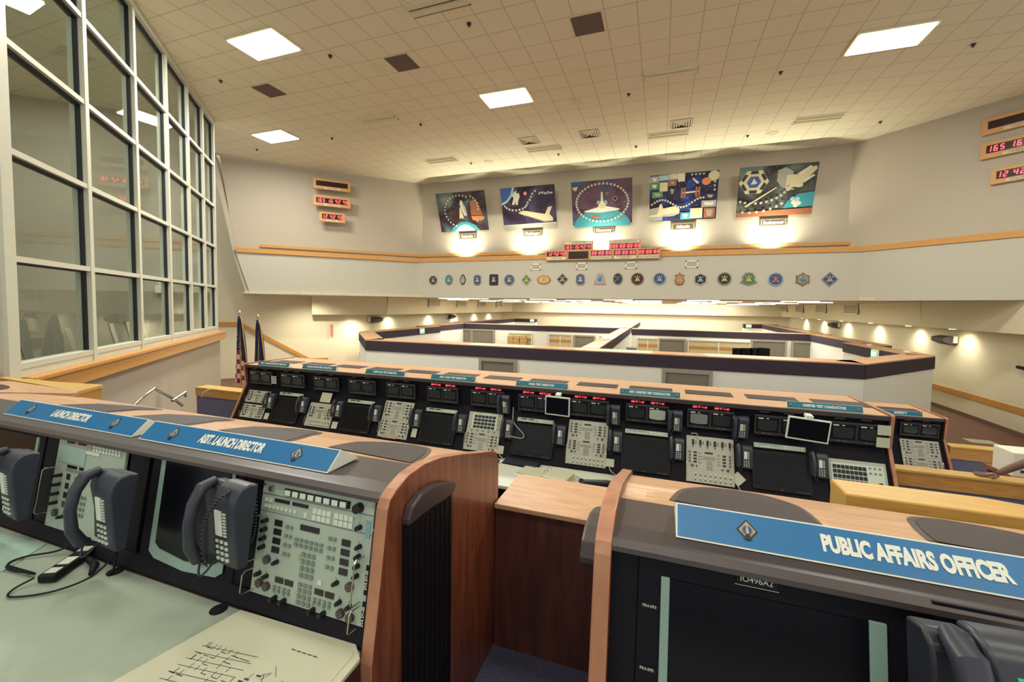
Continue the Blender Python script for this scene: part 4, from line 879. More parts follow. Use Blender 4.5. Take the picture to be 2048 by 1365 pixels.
obj('jack', MB().cyl((0, 0, 0), (0, -.012, 0), .011, .009, 14), chrome, t, loc=(w*.09, -.006, .364), smooth=True)
obj('sticker', MB().box(w*.945, w*.985, -.0075, -.006, .27, .325), psk, t); obj('sticker', MB().box(w*.40, w*.425, -.0075, -.006, .150, .168), pcr, t)
for x, a, b in ((.004, .115, .265), (.004, .010, .085), (w-.022, .075, .215), (w-.022, -.005, .062)): D.handle(x, a, b, .045)
for z, s_ in ((.145, 'STA D1-SS'), (.035, 'STA D1-02')):
    pl = obj('label_plate', MB().box(-.006, .006, -.008, -.006, -.045, .045), black, t, loc=(w-.003, 0, z))
    text(s_, .013, sign_w, t, (w-.003, -.0085, z), (0, R(-90), 0), bold=.0004)
text('XY-', .011, sign_w, t, (w+.008, -.008, .30)); text('10496A1', .014, sign_w, t, (w*.45, -.0065, .378))

# --- CRT monitor in the assistant launch director bay
t = thing('monitor', 'large dark tube monitor with a pale curved bezel behind the middle telephone', 'monitor', PF(-1.96, .03, .0), (RX, 0, 0))
obj('housing', MB().box(0, .52, -.004, .03, 0, .41), rack_m, t, bevel=.006)
fr3 = MB(); O = [(.065, .05), (.10, .028), (.27, .014), (.44, .028), (.475, .05), (.478, .40), (.062, .40)]; I = [(.092, .085), (.12, .068), (.27, .05), (.42, .068), (.448, .085), (.450, .40), (.085, .40)]
vs = [(a, -.010, b) for a, b in O]+[(a, -.004, b) for a, b in I]
fr3.add(vs, [(i, i+1, 8+i, 7+i) for i in range(5)]+[(6, 0, 7, 13)]); obj('bezel', fr3, pale_bez, t)
obj('screen', MB().prism(I, -.008, -.003, 'y'), screen_m, t)
obj('sticker', MB().poly([(.355, -.0125, .052), (.368, -.0125, .052), (.385, -.0125, .075), (.372, -.0125, .075)]), mat('magenta_mark', (200, 50, 150), .5), t)
text('A/N/DSPL 1', .014, sign_w, t, (.2, -.006, .412)); text('FR4-103', .011, sign_w, t, (.485, -.006, .125))
# --- launch director communications panel
t = thing('comm_panel', 'pale communications panel half hidden behind the launch director telephone, with a taped sheet', 'control panel', PF(-2.615, .045, 0), (RX, 0, 0))
D = Dev(t, .484, .40)
for i in range(4):
    z = .232-.04*i; D.knob(.06, z, .0085, .03); D.disp(.115, z, .024, .024); D.key(.17, z, .011, .011, True); D.key(.195, z, .011, .011, True); D.knob(.43, z); D.disp(.38, z)
D.conn(.07, .07, .016); D.knob(.12, .06); D.key(.19, .07, .012, .02, True); D.key(.15, .262, .11, .006, True); D.disp(.13, .277, .07, .012, MATS['clock_window']); D.disp(.2, .277, .03, .012)
for r_ in range(4):
    for c in range(3): D.key(.215+.022*c, .16-.025*r_, .013, .0135, True)
D.disp(.09, .382, .055, .012); D.disp(.175, .382, .055, .012)
for c in range(9):
    for r_ in range(2): D.key(.27+.022*c, .368+.014*r_, .014, .011)
D.handle(.004, .06, .26, .045); D.done()
obj('taped_sheet', MB().box(.03, .215, -.0085, -.0075, .29, .365), paper_g, t); obj('tape_label', MB().box(.215, .31, -.009, -.0075, .345, .36), key_m, t); obj('tape_label', MB().box(.11, .25, -.0095, -.0085, .366, .378), pcr, t)
# --- far-left bay
t = thing('monitor', 'dark monitor bay at the far left edge behind the first telephone', 'monitor', PF(-3.25, .03, 0), (RX, 0, 0))
obj('housing', MB().box(0, .52, -.004, .03, 0, .41), rack_m, t); obj('screen', MB().box(.06, .46, -.007, -.004, .07, .39), screen_m, t); obj('bezel', MB().box(.46, .478, -.010, -.004, .06, .39), pale_bez, t)
obj('tape_label', MB().box(.28, .36, -.008, -.006, .025, .045), key_m, t); obj('tape_label', MB().box(.40, .48, -.008, -.006, .022, .042), key_m, t)
phone('telephone', 'charcoal telephone before the pale bezelled monitor, coiled cord over its body', PF(-1.48, .17, .055), (RX, 0, R(-4)), 1.08)
phone('telephone', 'charcoal telephone hung in front of the panel with a taped sheet', PF(-2.06, .125, .085), (RX, 0, R(-4)), 1.1)
phone('telephone', 'charcoal telephone cut by the left edge of the picture', PF(-2.72, .12, .085), (RX, 0, R(-4)), 1.1)
tent_cable('coiled_cord', 'coiled cord looping over the telephone in front of the pale bezelled monitor', wavy(PF(-1.425, .16, .125), PF(-1.34, .43, .11), (0, -.05, .06), 8, 22, .006), .0032, phone_d)
tent_cable('coiled_cord', 'coiled cord hanging right of the middle telephone', wavy(PF(-1.315, .42, .07), PF(-1.355, .2, .04), (.02, 0, -.03), 8, 22, .006), .0032, phone_d)
# headset gear and cables on the desk
Z = -1.066
hb = thing('headset_box', 'black headset switch box with pale labels on the desk below the launch director telephone', 'switch box', (-2.20, .965, Z), (0, 0, R(28)))
obj('body', MB().box(-.03, .03, -.11, .11, 0, .03), black, hb, bevel=.006)
for k, (a, b) in enumerate(((-.095, -.06), (-.04, .01), (.05, .085))): obj('label_strip', MB().box(-.02, .02, a, b, .03, .031), key_m, hb)
tent_cable('headset_cable', 'thin black cable loop on the desk left of the switch box', [(-2.25, .88, Z+.006), (-2.38, .86, Z+.006), (-2.44, .885, Z+.006), (-2.43, .93, Z+.008), (-2.34, .99, Z+.02), (-2.26, 1.03, Z+.08)], .004)
tent_cable('headset_cable', 'coiled cable end lying on the desk left of the switch box', wavy((-2.25, .872, Z+.012), (-2.40, .862, Z+.012), (0, 0, .0), 8, 12, .006), .004)
tent_cable('headset_cable', 'thin black cable looping forward to the desk hole', [(-2.19, .855, Z+.02), (-2.20, .80, Z+.005), (-2.15, .78, Z+.005), (-2.05, .85, Z+.006), (-1.99, .94, Z+.03), (-1.985, 1.02, Z+.1)], .0035)
tent_cable('headset_cable', 'thin black cable dropping from the rack into the desk hole', [(-2.02, 1.08, -.80), (-2.015, 1.03, -.95), (-2.0, 1.0, Z+.01), (-1.985, .975, Z+.002)], .004)
plg = tag(obj('cable_plug', MB().cyl((-2.10, .99, Z+.012), (-2.04, .95, Z+.012), .014, .009, 10).cyl((-2.16, 1.0, Z+.014), (-2.10, .99, Z+.012), .012, n=10), black, smooth=True), 'black cable plug lying by the desk hole', 'plug')
# papers
def sheet(name, label, cat, pts, z, th=.003, m=paper):
    s = thing(name, label, cat, (0, 0, 0)); obj('sheets', MB().prism(pts, z, z+th, 'z'), m, s); return s
s = sheet('schematic_sheet', 'grey-green drawing sheet on the desk at the left edge', 'drawing', [(-2.50, 1.015), (-2.40, .85), (-3.2, .62), (-3.4, .95)], -1.069, .003, paper_g)
s = thing('schematic_book', 'open book of printed schematics on the desk near the wooden end panel', 'book', (-1.06, .90, -1.069), (0, 0, R(2)))
obj('pages', MB().prism([(-.27, .125), (.20, .125), (.245, .085), (.245, -.30), (-.34, -.30), (-.36, -.22)], 0, .010, 'z'), paper, s); obj('sheets', MB().prism([(-.235, .10), (.21, .10), (.22, .08), (.22, -.30), (-.31, -.30)], .010, .013, 'z'), paper, s)
lm = MB(); rr = random.Random(11)
def ln(a, b, wd=.0008): 
    a = Vector((*a, .0137)); b = Vector((*b, .0137)); d = (b-a); n_ = Vector((-d.y, d.x, 0)).normalized()*wd
    lm.add([a-n_, b-n_, b+n_, a+n_], [(0, 1, 2, 3)])
for i in range(7): ln((-.24+.0*i, -.03-.024*i), (-.04, -.01-.024*i+.03*rr.random()*0))
for i in range(60):
    x, y = -.24+.20*rr.random(), -.03-.024*rr.randint(0, 6); ln((x, y), (x+(.02 if i % 2 else 0), y+(.018 if not i % 2 else 0)), .0011)
for i in range(26):
    x, y = -.02+.2*rr.random(), -.02-.25*rr.random(); ln((x, y), (x+.06*(rr.random()-.5), y+.06*(rr.random()-.5)))
    if i % 2: ln((x-.008, y), (x+.008, y), .0028)
for i in range(5): ln((.03+.02*i, .045), (.045+.02*i, .045), .0018)
for k in range(6):
    a = k*1.05; ln((.06, -.10), (.06+.07*math.cos(a), -.10+.06*math.sin(a)))
obj('line_drawing', lm, ink, s)
# signs on the front consoles
sign('blue tent sign reading LAUNCH DIRECTOR, leftmost of the foreground signs', -3.28, -2.22, 1.19, -.611, 1.262, -.548, 'LAUNCH DIRECTOR', .052, blue_s, width=.30, embx=.328)
sign('blue tent sign reading ASST. LAUNCH DIRECTOR', -2.165, -1.115, 1.185, -.611, 1.257, -.548, 'ASST. LAUNCH DIRECTOR', .054, blue_s, width=.36, embx=.33)
sign('large blue tent sign reading PUBLIC AFFAIRS OFFICER', 0.055, 1.075, 1.185, -.611, 1.257, -.548, 'PUBLIC AFFAIRS OFFICER', .054, blue_s, width=.355, tx=.003, embx=.33, emb=.025)
# --- public affairs monitor
t = thing('monitor', 'big dark monitor with pale side bezels in the right foreground console', 'monitor', PF(.0, .0, 0), (RX, 0, 0))
obj('housing', MB().box(-.035, .53, -.002, .03, -.0, .445), rack_m, t); obj('screen', MB().box(.041, .454, -.006, -.002, .03, .388), screen_m, t)
obj('bezel', MB().box(.02, .041, -.010, -.002, .03, .392), pale_bez, t, bevel=.002); obj('bezel', MB().box(.454, .486, -.010, -.002, .03, .392), pale_bez, t, bevel=.002); obj('bezel', MB().box(.02, .486, -.010, -.002, .01, .03), pale_bez, t)
for tx_, z, x, sz in (('IO496A2', .425, .235, .019), ('FR4-093', .312, -.006, .010), ('FR4-095', .162, -.008, .010)):
    obj('label_plate', MB().box(x-sz*2.3, x+sz*2.3, -.004, -.002, z-sz*.65, z+sz*.65), black, t); text(tx_, sz, sign_w, t, (x, -.0045, z))
obj('label_line', MB().box(.188, .282, -.0045, -.004, .4095, .4105), sign_w, t)
t = thing('comm_panel', 'pale panel strip at the right edge of the right foreground console', 'control panel', PF(.645, .02, 0), (RX, 0, 0))
D = Dev(t, .484, .38); D.unit(.05, .235); D.disp(.10, .345, .08, .018); D.disp(.24, .345, .08, .018)
for i in range(6): D.key(.05+.028*i, .31, .016, .014)
D.done()
obj('housing', MB().box(-.08, .5, -.012, .02, .385, .44), rack_m, t)
text('KEYPER', .009, sign_w, t, (.02, -.0135, .42))
t = phone('telephone', 'large charcoal telephone with a green indicator at the bottom right corner', PF(.485, .125, .09), (RX, 0, R(3)), 1.35)
obj('indicator', MB().box(.11, .15, -.100, -.09, .288, .294), mat('green_indicator', (60, 170, 130), .4, emit=.3), t)
# low cabinet between the consoles
lc = thing('low_cabinet', 'low wooden cabinet bridging the two foreground consoles', 'cabinet', (0, 0, 0))
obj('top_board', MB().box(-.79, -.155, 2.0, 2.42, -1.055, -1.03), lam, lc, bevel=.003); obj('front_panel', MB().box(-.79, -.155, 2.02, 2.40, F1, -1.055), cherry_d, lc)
# knee wall behind the public affairs console
k = thing('knee_wall', 'knee wall with a pale oak cap behind the right foreground console', 'half wall')
mb = MB().prism([(.82, 2.24), (1.45, 2.24), (2.4, 1.5), (2.4, 1.28), (1.36, 2.42), (.82, 2.42)][::1], -.92, -.815, 'z'); obj('oak_cap', MB().prism([(.80, 2.23), (3.2, 2.23), (3.2, 2.2), (1.98, 2.2)][:0]+[(.80, 2.235), (2.1, 2.235), (1.36, 2.42), (.80, 2.42)], -.94, -.815, 'z'), oak_pale, k, bevel=.008)
obj('carpet_panel', MB().prism([(.84, 2.27), (2.0, 2.27), (1.33, 2.39), (.84, 2.39)], F2, -.94, 'z'), carpetw, k)
# ================================================================== middle row
AM = math.atan2(.26, .56); PMd = on_plane((4.97, -1.95), AM)
AU = -math.atan2(.02, .32); PU = on_plane((5.23, -1.39), AU)
MS = [(4.93, F2), (4.93, -1.95), (5.22, -1.385), (5.19, -1.05), (5.22, -1.035), (6.24, -1.045), (6.27, -1.07), (6.27, F2)]
def console_mid(label, x0, x1, vents, dx=0, dy=0, dz=0, floor=F2, cher=cherry):
    c = thing('console', label, 'console', (dx, dy, dz))
    S = [(a, (floor-dz) if b == F2 else b) for a, b in MS]
    for a, b in ((x0, x0+.035), (x1-.035, x1)): obj('end_panel', edged(MB().prism(S, a, b, 'x')), [cher, edge_m], c, bevel=.004)
    obj('wood_top', MB().box(x0+.035, x1-.035, 5.235, 6.25, -1.085, -1.055), lam, c)
    obj('front_lip', MB().box(x0+.035, x1-.035, 5.20, 5.235, -1.10, -1.057), hood_m, c)
    obj('rack_back', MB().prism([(4.965, -1.95), (5.26, -1.385), (5.24, -1.09), (6.2, -1.09), (6.2, floor-dz+.02), (5.2, floor-dz+.02), (5.1, -1.95)], x0+.035, x1-.035, 'x'), rack_m, c)
    for xv in vents: obj('vent', MB().box(xv, xv+.53, 5.6, 5.85, -1.055, -1.049), vent_m, c)
    return c
PX0 = [-6.5+.6815*k for k in range(13)]
console_mid('long middle console row with a tan top, crossing the picture', -6.66, 2.23, [x+.0 for x in PX0])
desk('pale desk running along the front of the middle console row', -6.6, 2.19, 4.2, 4.95, -1.95, [], F2, mat('white_desk_laminate', (204, 206, 192), .5))
RU = -AU; RM = -AM
# dual tube monitors
def dual(label, loc, sl, sr, timer, rot=(R(3.6), 0, 0)):
    t = thing('twin_monitor', label, 'monitor', loc, rot)
    obj('housing', MB().box(0, .483, -.03, .0, 0, .215), bezel_m, t, bevel=.004)
    for x, m in ((.035, sl), (.27, sr)):
        I = [(x, .065), (x+.03, .055), (x+.09, .051), (x+.15, .055), (x+.178, .065), (x+.178, .165), (x+.09, .172), (x, .165)]
        obj('bezel', MB().prism([(x-.018, .035), (x+.196, .035), (x+.196, .195), (x-.018, .195)], -.034, -.03, 'y'), rack_m, t)
        obj('screen', MB().prism(I, -.037, -.034, 'y'), m, t)
        obj('tape_label', MB().box(x+.0, x+.05, -.036, -.034, .178, .19), sign_w, t); obj('tape_label', MB().box(x+.075, x+.10, -.036, -.034, .181, .189), key_m, t)
        obj('button_row', MB().box(x+.04, x+.07, -.032, -.03, .018, .023).box(x+.09, x+.13, -.032, -.03, .018, .021), pgy, t)
    if timer:
        for x in (.06, .285):
            d = digits('000 47 11 02', .017, slant=.1); obj('timer_digits', d, led_m, t, loc=(x, -.004, .232)); obj('timer_caption', MB().box(x, x+.10, -.003, -.001, .256, .259), pgy, t)
    else:
        for x in (.05, .28): obj('timer_caption', MB().box(x, x+.09, -.003, -.001, .245, .249), pgy, t)
    return t
NM = ['ASST. LANDING RECOVERY DIRECTOR', 'LANDING RECOVERY DIRECTOR', 'CHIEF NASA TEST DIRECTOR', 'ASST. NASA TEST DIRECTOR', 'NASA TEST DIRECTOR', 'ASST. ORBITER TEST CONDUCTOR', 'ORBITER TEST CONDUCTOR']
UO = ['first', 'second', 'third', 'fourth', 'fifth', 'sixth', 'seventh', 'eighth', 'ninth', 'tenth', 'eleventh', 'twelfth', 'last']
for k, x in enumerate(PX0):
    sl, sr = crt_m, crt_m
    if k == 9: sl, sr = crt_m, crt_l
    if k == 10: sl, sr = crt_g, crt_m
    extra = {9: 'with a pale lit right tube', 10: 'with a grey left tube', 12: 'at the right end'}.get(k, 'with dark tubes')
    dual('small twin tube monitors %s, %s from the left' % (extra, UO[k]), (x, 5.222, -1.362), sl, sr, 5 <= k <= 10)
obj_count = 0
# lower row devices
def comm(label, x, v, kind, h=.5, z0=0):
    t = thing('comm_panel', label, 'control panel', PMd(x, v, .012), (RM, 0, 0)); D = Dev(t, .483, h, face2_m)
    if kind == 'single': D.unit(0, h)
    if kind == 'double': D.unit(h*.5, h*.5); D.unit(0, h*.5); D.marks.box(0, .483, -.007, -.006, h*.5-.001, h*.5+.001)
    if kind == 'double_tog': D.unit(.30, .21); D.unit(.11, .19); D.toggles(.025)
    if kind == 'single_tog': D.unit(.115, .2); D.toggles(.025)
    if kind == 'keypad':
        D.unit(0, .24); D.keys.box(.06, .42, -.012, -.006, .275, .485)
        for r_ in range(4):
            for c in range(6): obj('key', MB().box(-.022, .022, -.016, -.012, -.017, .017, 0), knob_m, t, loc=(.11+.052*c, 0, .305+.046*r_))
        for i in range(5): D.conn(.08+.08*i, .255, .008)
        for i in range(3): D.key(.445, .3+.05*i, .02, .02, True)
        obj('yellow_tag', MB().box(.10, .19, -.014, -.012, .475, .492), pye, t)
    if kind == 'wide_keys':
        D.unit(-.13, .25) if False else None
        for r_ in range(2):
            for i in range(4): D.knob(.05+.03*i if False else .05, .03+.03*r_); 
            D.disp(.40, .03+.03*r_); D.knob(.455, .03+.03*r_)
        D.disp(.2, .065, .08, .014)
        D.keys.box(.02, .46, -.010, -.006, .11, .325)
        for r_ in range(4):
            for c in range(8): obj('key', MB().box(-.015, .015, -.015, -.010, -.018, .018), knob_m, t, loc=(.05+.036*c, 0, .145+.047*r_))
        for r_ in range(2):
            for c in range(3): D.key(.35+.04*c, .25+.05*r_, .022, .02, True)
        obj('dial', MB().cyl((0, 0, 0), (0, -.02, 0), .017, n=16), knob_m, t, loc=(.42, -.01, .15))
    if kind == 'six':
        for i in range(6): obj('indicator', MB().box(-.012, .012, -.01, -.006, -.03, .03), knob_m, t, loc=(.07+.075*i, 0, .43)); D.knob(.07+.075*i, .385, .007); D.knob(.10+.075*i, .44, .005); D.knob(.10+.075*i, .42, .005)
        D.unit(.13, .22); D.toggles(.03)
    if kind != 'x':
        for xx in (.003, .478): D.handle(xx, h*.1, h*.42, .03)
    D.done(); return t
comm('pair of small pale panels at the left end, upper one', PX0[0], .32, 'single', .20); comm('pair of small pale panels at the left end, lower one', PX0[0], .07, 'single', .22)
comm('pale knob panel with toggle switches left of the CHIEF sign', PX0[2], .07, 'single_tog', .36)
comm('pale double knob panel below the CHIEF NASA TEST DIRECTOR sign', PX0[4]-.01, .06, 'double', .52)
comm('pale panel with a white framed black keypad and a yellow tag', PX0[6]-.01, .05, 'keypad', .50)
comm('pale double knob panel with toggles right of the open binder', PX0[8], .05, 'double_tog', .53)
comm('pale panel with six upright indicators above its knobs', PX0[10]+.0, .04, 'six', .50)
comm('pale wide keypad panel at the right end of the middle row', PX0[12]-.01, .10, 'wide_keys', .36)
sh_ = tag(obj('paper_sheet', MB().box(0, .2, -.004, -.003, 0, .15), paper), 'white sheet taped above the panel left of the CHIEF sign', 'paper'); sh_.location = PMd(-4.98, .45, .012); sh_.rotation_euler = (RM, 0, 0)
lb_ = tag(obj('paper_label', MB().box(0, .24, -.004, -.003, 0, .06), pcr), 'cream printed label at the foot of the double knob panel below the CHIEF sign', 'label'); lb_.location = PMd(-3.70, .05, .03); lb_.rotation_euler = (RM, 0, 0)
ln_ = ['second', '', 'fourth', '', 'sixth', '', 'eighth', '', 'tenth', '', 'twelfth']
for k in (1, 3, 5, 7, 9, 11):
    x = PX0[k]
    t = thing('flat_monitor', 'dark flat monitor sunk in the lower row, %s from the left of six' % (['first', 'second', 'third', 'fourth', 'fifth', 'sixth'][(k-1)//2]), 'monitor', PMd(x, .06, .016), (RM, 0, 0))
    obj('bezel', MB().box(-.03, .515, -.012, .004, .0, .40), black, t, bevel=.004); obj('screen', MB().box(.01, .475, -.015, -.012, .05, .375), screen_m, t)
    if k >= 7: text('DELL', .012, pgy, t, (.24, -.013, .02), name='maker_mark'); text('HP', .012, pgy, t, (.02, -.013, .02), name='maker_mark')
    bt = MB()
    for i in range(5): bt.box(.38+.022*i, .388+.022*i, -.0135, -.012, .016, .022)
    obj('button_row', bt, pgy, t)
    s_ = thing('button_strip', 'pale button strip above a sunken flat monitor, %s from the left of six' % (['first', 'second', 'third', 'fourth', 'fifth', 'sixth'][(k-1)//2]), 'button strip', PMd(x, .49, .012), (RM, 0, 0))
    obj('faceplate', MB().box(0, .483, -.006, .004, 0, .05), face_m, s_); kk = MB()
    for i in range(8): kk.box(.06+.024*i, .078+.024*i, -.010, -.006, .008, .018)
    for i in range(7):
        for j in range(2): kk.box(.28+.027*i, .302+.027*i, -.010, -.006, .006+.02*j, .022+.02*j)
    obj('pale_keys', kk, key_m, s_); obj('display', MB().box(.05, .13, -.008, -.006, .028, .042).box(.15, .22, -.008, -.006, .028, .042), psk if k >= 9 else disp_m, s_)
# telephones along the lower row (right of each bay)
pl_ = phone('telephone', 'charcoal telephone right of the pair of small pale panels, middle row left end', PMd(PX0[0]+.495, .25, .02), (RM, 0, 0), .98)
WHO = {1: 'right of the first sunken monitor', 2: 'right of the panel left of the CHIEF sign', 3: 'right of the second sunken monitor', 4: 'right of the panel below the CHIEF sign', 5: 'right of the third sunken monitor', 6: 'right of the keypad panel with a yellow tag', 7: 'right of the fourth sunken monitor', 8: 'right of the double panel with toggles', 9: 'right of the fifth sunken monitor', 10: 'right of the panel with six indicators', 11: 'right of the last sunken monitor'}
for k in range(1, 12): dup(pl_, PMd(PX0[k]+.495, .25, .02), label='charcoal telephone in the lower row, %s' % WHO[k])
for x, lb in ((-2.0, 'charcoal telephone in the upper row left of the NASA TEST DIRECTOR sign'), (-.59, 'charcoal telephone in the upper row left of the ASST. ORBITER sign'), (.105, 'charcoal telephone in the upper row right of the pale lit tube'), (.775, 'charcoal telephone in the upper row left of the ORBITER TEST CONDUCTOR sign')):
    dup(pl_, (x, 5.20, -1.42), rot=(R(2), 0, 0), label=lb)
# white cards and headset cups
for i, (x, v, rr_, w_, h_) in enumerate(((-5.93, .13, 0, .09, .10), (-4.57, .13, 0, .10, .10), (-3.2, .17, 0, .08, .12), (-1.92, .10, 0, .13, .10), (-.53, .12, 0, .12, .09), (.83, .13, 45, .11, .11))):
    c = tag(obj('note_card', MB().box(-w_/2, w_/2, -.004, 0, -h_/2, h_/2), paper), ['white note card below the first telephone of the lower row', 'white note card below the telephone left of the CHIEF sign', 'white note card below the telephone under the CHIEF sign', 'white note card beside the keypad panel with a yellow tag', 'white note card right of the double panel with toggles', 'white diamond-turned note card left of the last sunken monitor'][i], 'note')
    c.location = PMd(x, v, .016); c.rotation_euler = (RM, 0, 0); c.rotation_euler.rotate_axis('Y', R(rr_))
for i, (x, z) in enumerate(((2.135, -1.19), (2.13, -1.315))):
    c = tag(obj('note_card', MB().box(-.055, .055, -.004, 0, -.05, .05), paper), 'white card taped at the right end of the monitor row, %s one' % ('upper', 'lower')[i], 'note'); c.location = (x, 5.165, z)
# tablets clipped over the monitors
def tablet(label, x0, x1, z0, z1, ry):
    t = thing('clip_screen', label, 'screen', ((x0+x1)/2, 5.10, (z0+z1)/2), (R(4), R(ry), 0)); w, h = (x1-x0)/2, (z1-z0)/2
    obj('frame', MB().box(-w, w, -.012, .012, -h, h), sign_w, t, bevel=.003); obj('screen', MB().box(-w+.014, w-.014, -.014, -.012, -h+.018, h-.014), screen_m, t); obj('clip', MB().box(-.03, .03, -.01, .09, h-.005, h+.03), sign_w, t)
tablet('white framed flat screen clipped beneath the NASA TEST DIRECTOR sign', -1.34, -1.03, -1.36, -1.12, 1.5); tablet('white framed tilted flat screen clipped beneath the ORBITER TEST CONDUCTOR sign', 1.28, 1.66, -1.36, -1.12, 4)
fl = thing('small_flag', 'small faded flag stuck between the first two monitor pairs', 'flag', (-5.95, 5.18, -1.26)); 
f = MB(); 
for i in range(6): f.box(-.06, .06, -.004, 0, -.07+.022*i, -.058+.022*i, 0)
obj('stripes', f, fwhite, fl); obj('pole', MB().box(.055, .062, -.006, 0, -.12, .1), black, fl)
# signs
SX = [(-6.39, -5.71), (-5.43, -4.75), (-4.20, -3.51), (-3.07, -2.38), (-1.79, -1.09), (-.45, .24), (1.31, 1.99)]
for (a, b), s_ in zip(SX, NM):
    sign('teal tent sign reading %s on the middle row' % s_, a, b, 5.245, -1.054, 5.275, -.985, s_, .036, teal_s, width={'ASST. LANDING RECOVERY DIRECTOR': .56, 'LANDING RECOVERY DIRECTOR': .50, 'CHIEF NASA TEST DIRECTOR': .42, 'ASST. NASA TEST DIRECTOR': .42, 'NASA TEST DIRECTOR': .34, 'ASST. ORBITER TEST CONDUCTOR': .47, 'ORBITER TEST CONDUCTOR': .39}[s_], back=.04, emb=.020, embx=.445, bold=.002)
# cables in the middle row
for i, pts in enumerate(([PU(-1.80, .06, .03), (-1.76, 5.1, -1.5), (-1.60, 5.02, -1.62), (-1.62, 5.0, -1.67), (-1.78, 5.0, -1.66)], [PMd(-.53, .10, .03), PMd(-.50, .03, .04), (-.42, 4.9, -1.94)], [PMd(.80, .10, .03), PMd(.86, 0, .04), (.9, 4.92, -1.94)], [PMd(-1.92, .06, .03), PMd(-1.85, .0, .04), (-1.80, 4.92, -1.93)], [(.36, 5.15, -1.42), PMd(.42, .56, .05), PMd(.44, .50, .02)])):
    tent_cable('cord', ['pale cord looping below the upper telephone left of the NASA sign', 'pale cord hanging beside the note card of the toggles panel', 'pale cord hanging from the diamond-turned card', 'pale cord hanging beside the keypad panel', 'pale cord above the panel with six indicators'][i], pts, .004, fwhite)
# keyboard, binder, mouse, chair on the pale desk
def keyboard(label, loc, rz):
    kb = thing('keyboard', label, 'keyboard', loc, (0, 0, rz)); obj('body', MB().prism([(-.08, 0), (-.08, .012), (.08, .03), (.08, 0)], -.23, .23, 'x'), black, kb)
    ks = MB(); M = Matrix.Translation((0, 0, .013)) @ Matrix.Rotation(math.atan2(.018, .16), 4, 'X')
    for r_ in range(6):
        for c in range(20): ks.box(-.22+.022*c, -.202+.022*c, -.072+.025*r_, -.052+.025*r_, .007, .014, 0, M)
    obj('keys', ks, bezel_m, kb)
keyboard('black keyboard on the pale desk below the fourth sunken monitor', (-1.57, 4.86, -1.95), R(-6)); keyboard('black keyboard on the pale desk right of the toggles panel, partly hidden', (-.20, 4.83, -1.95), R(-4))
bn = thing('binder', 'open ring binder with white pages and yellow tabs on the pale desk', 'binder', (-1.20, 4.62, -1.95), (0, 0, R(-12)))
obj('left_pages', MB().box(-.32, -.02, -.12, .14, .0, .02), paper, bn); obj('right_pages', MB().box(.02, .30, -.14, .14, .0, .055), paper, bn); obj('cover', MB().box(-.33, .31, -.15, .15, -.0, .004), white_m, bn)
tb = MB(); 
for i in range(7): tb.box(.30, .325, -.13+.036*i, -.105+.036*i, .01+.005*i, .014+.005*i)
obj('page_tabs', tb, pye, bn); obj('rings', MB().tube([(-.02, 0, .02), (-.01, 0, .07), (.01, 0, .08), (.03, 0, .055)], .003, 6).tube([(-.02, .1, .02), (-.01, .1, .07), (.01, .1, .08), (.03, .1, .055)], .003, 6), chrome, bn)
ms = thing('computer_mouse', 'small black mouse right of the open binder', 'mouse', (-.78, 4.62, -1.948), (0, 0, R(20))); obj('body', MB().ball((0, 0, .0), .055, 10, 0, (.6, 1, .55)), black, ms, smooth=True); obj('cable', MB().tube([(0, .05, .01), (-.02, .10, .006), (-.06, .17, .006), (-.1, .24, .006)], .0025, 6), black, ms)
hs = thing('handset', 'loose black handset lying left on the pale desk', 'handset', (-1.93, 4.80, -1.95), (0, 0, R(5))); obj('body', MB().tube([(-.09, 0, .02), (-.05, 0, .035), (.05, 0, .035), (.09, 0, .02)], [.02, .016, .016, .02], 8), black, hs, smooth=True)
ch = thing('office_chair', 'black office chair whose curved backrest shows above the low cabinet', 'chair', (-.40, 3.93, F2))
obj('base', MB().cyl((0, 0, .06), (0, 0, .45), .03, n=10).box(-.3, .3, -.03, .03, .04, .08).box(-.03, .03, -.3, .3, .04, .08), black, ch); obj('seat', MB().box(-.25, .25, -.24, .24, .45, .53), rack_m, ch, bevel=.04)
bp_ = [(-.24, .72), (.24, .72), (.28, .98), (.265, 1.09), (.20, 1.155), (0, 1.18), (-.20, 1.155), (-.265, 1.09), (-.28, .98)]
obj('backrest', MB().prism(bp_, -.27, -.21, 'y'), phone_d, ch, bevel=.02); obj('back_support', MB().box(-.04, .04, -.3, -.26, .48, .9), black, ch)
# --- third-tier console with the SAFETY sign
c3 = console_mid('small console beyond the middle row with a teal SAFETY sign', 0, .86, [.2], 3.36, 3.10, -.60, F3, cherry)
dual('pair of dark tube monitors in the console with the SAFETY sign', (3.63, 5.222+3.10, -1.362-.6), crt_m, crt_m, False)
t = comm('pale double knob panel in the console with the SAFETY sign', 3.63, .05, 'double', .53); t.location = Vector(t.location)+Vector((0, 3.10, -.6))
sign('teal tent sign reading SAFETY', 3.37, 3.93, 5.245+3.1, -1.054-.6, 5.275+3.1, -.985-.6, 'SAFETY', .045, teal_s, width=.17, back=.04, emb=.02, embx=.46)
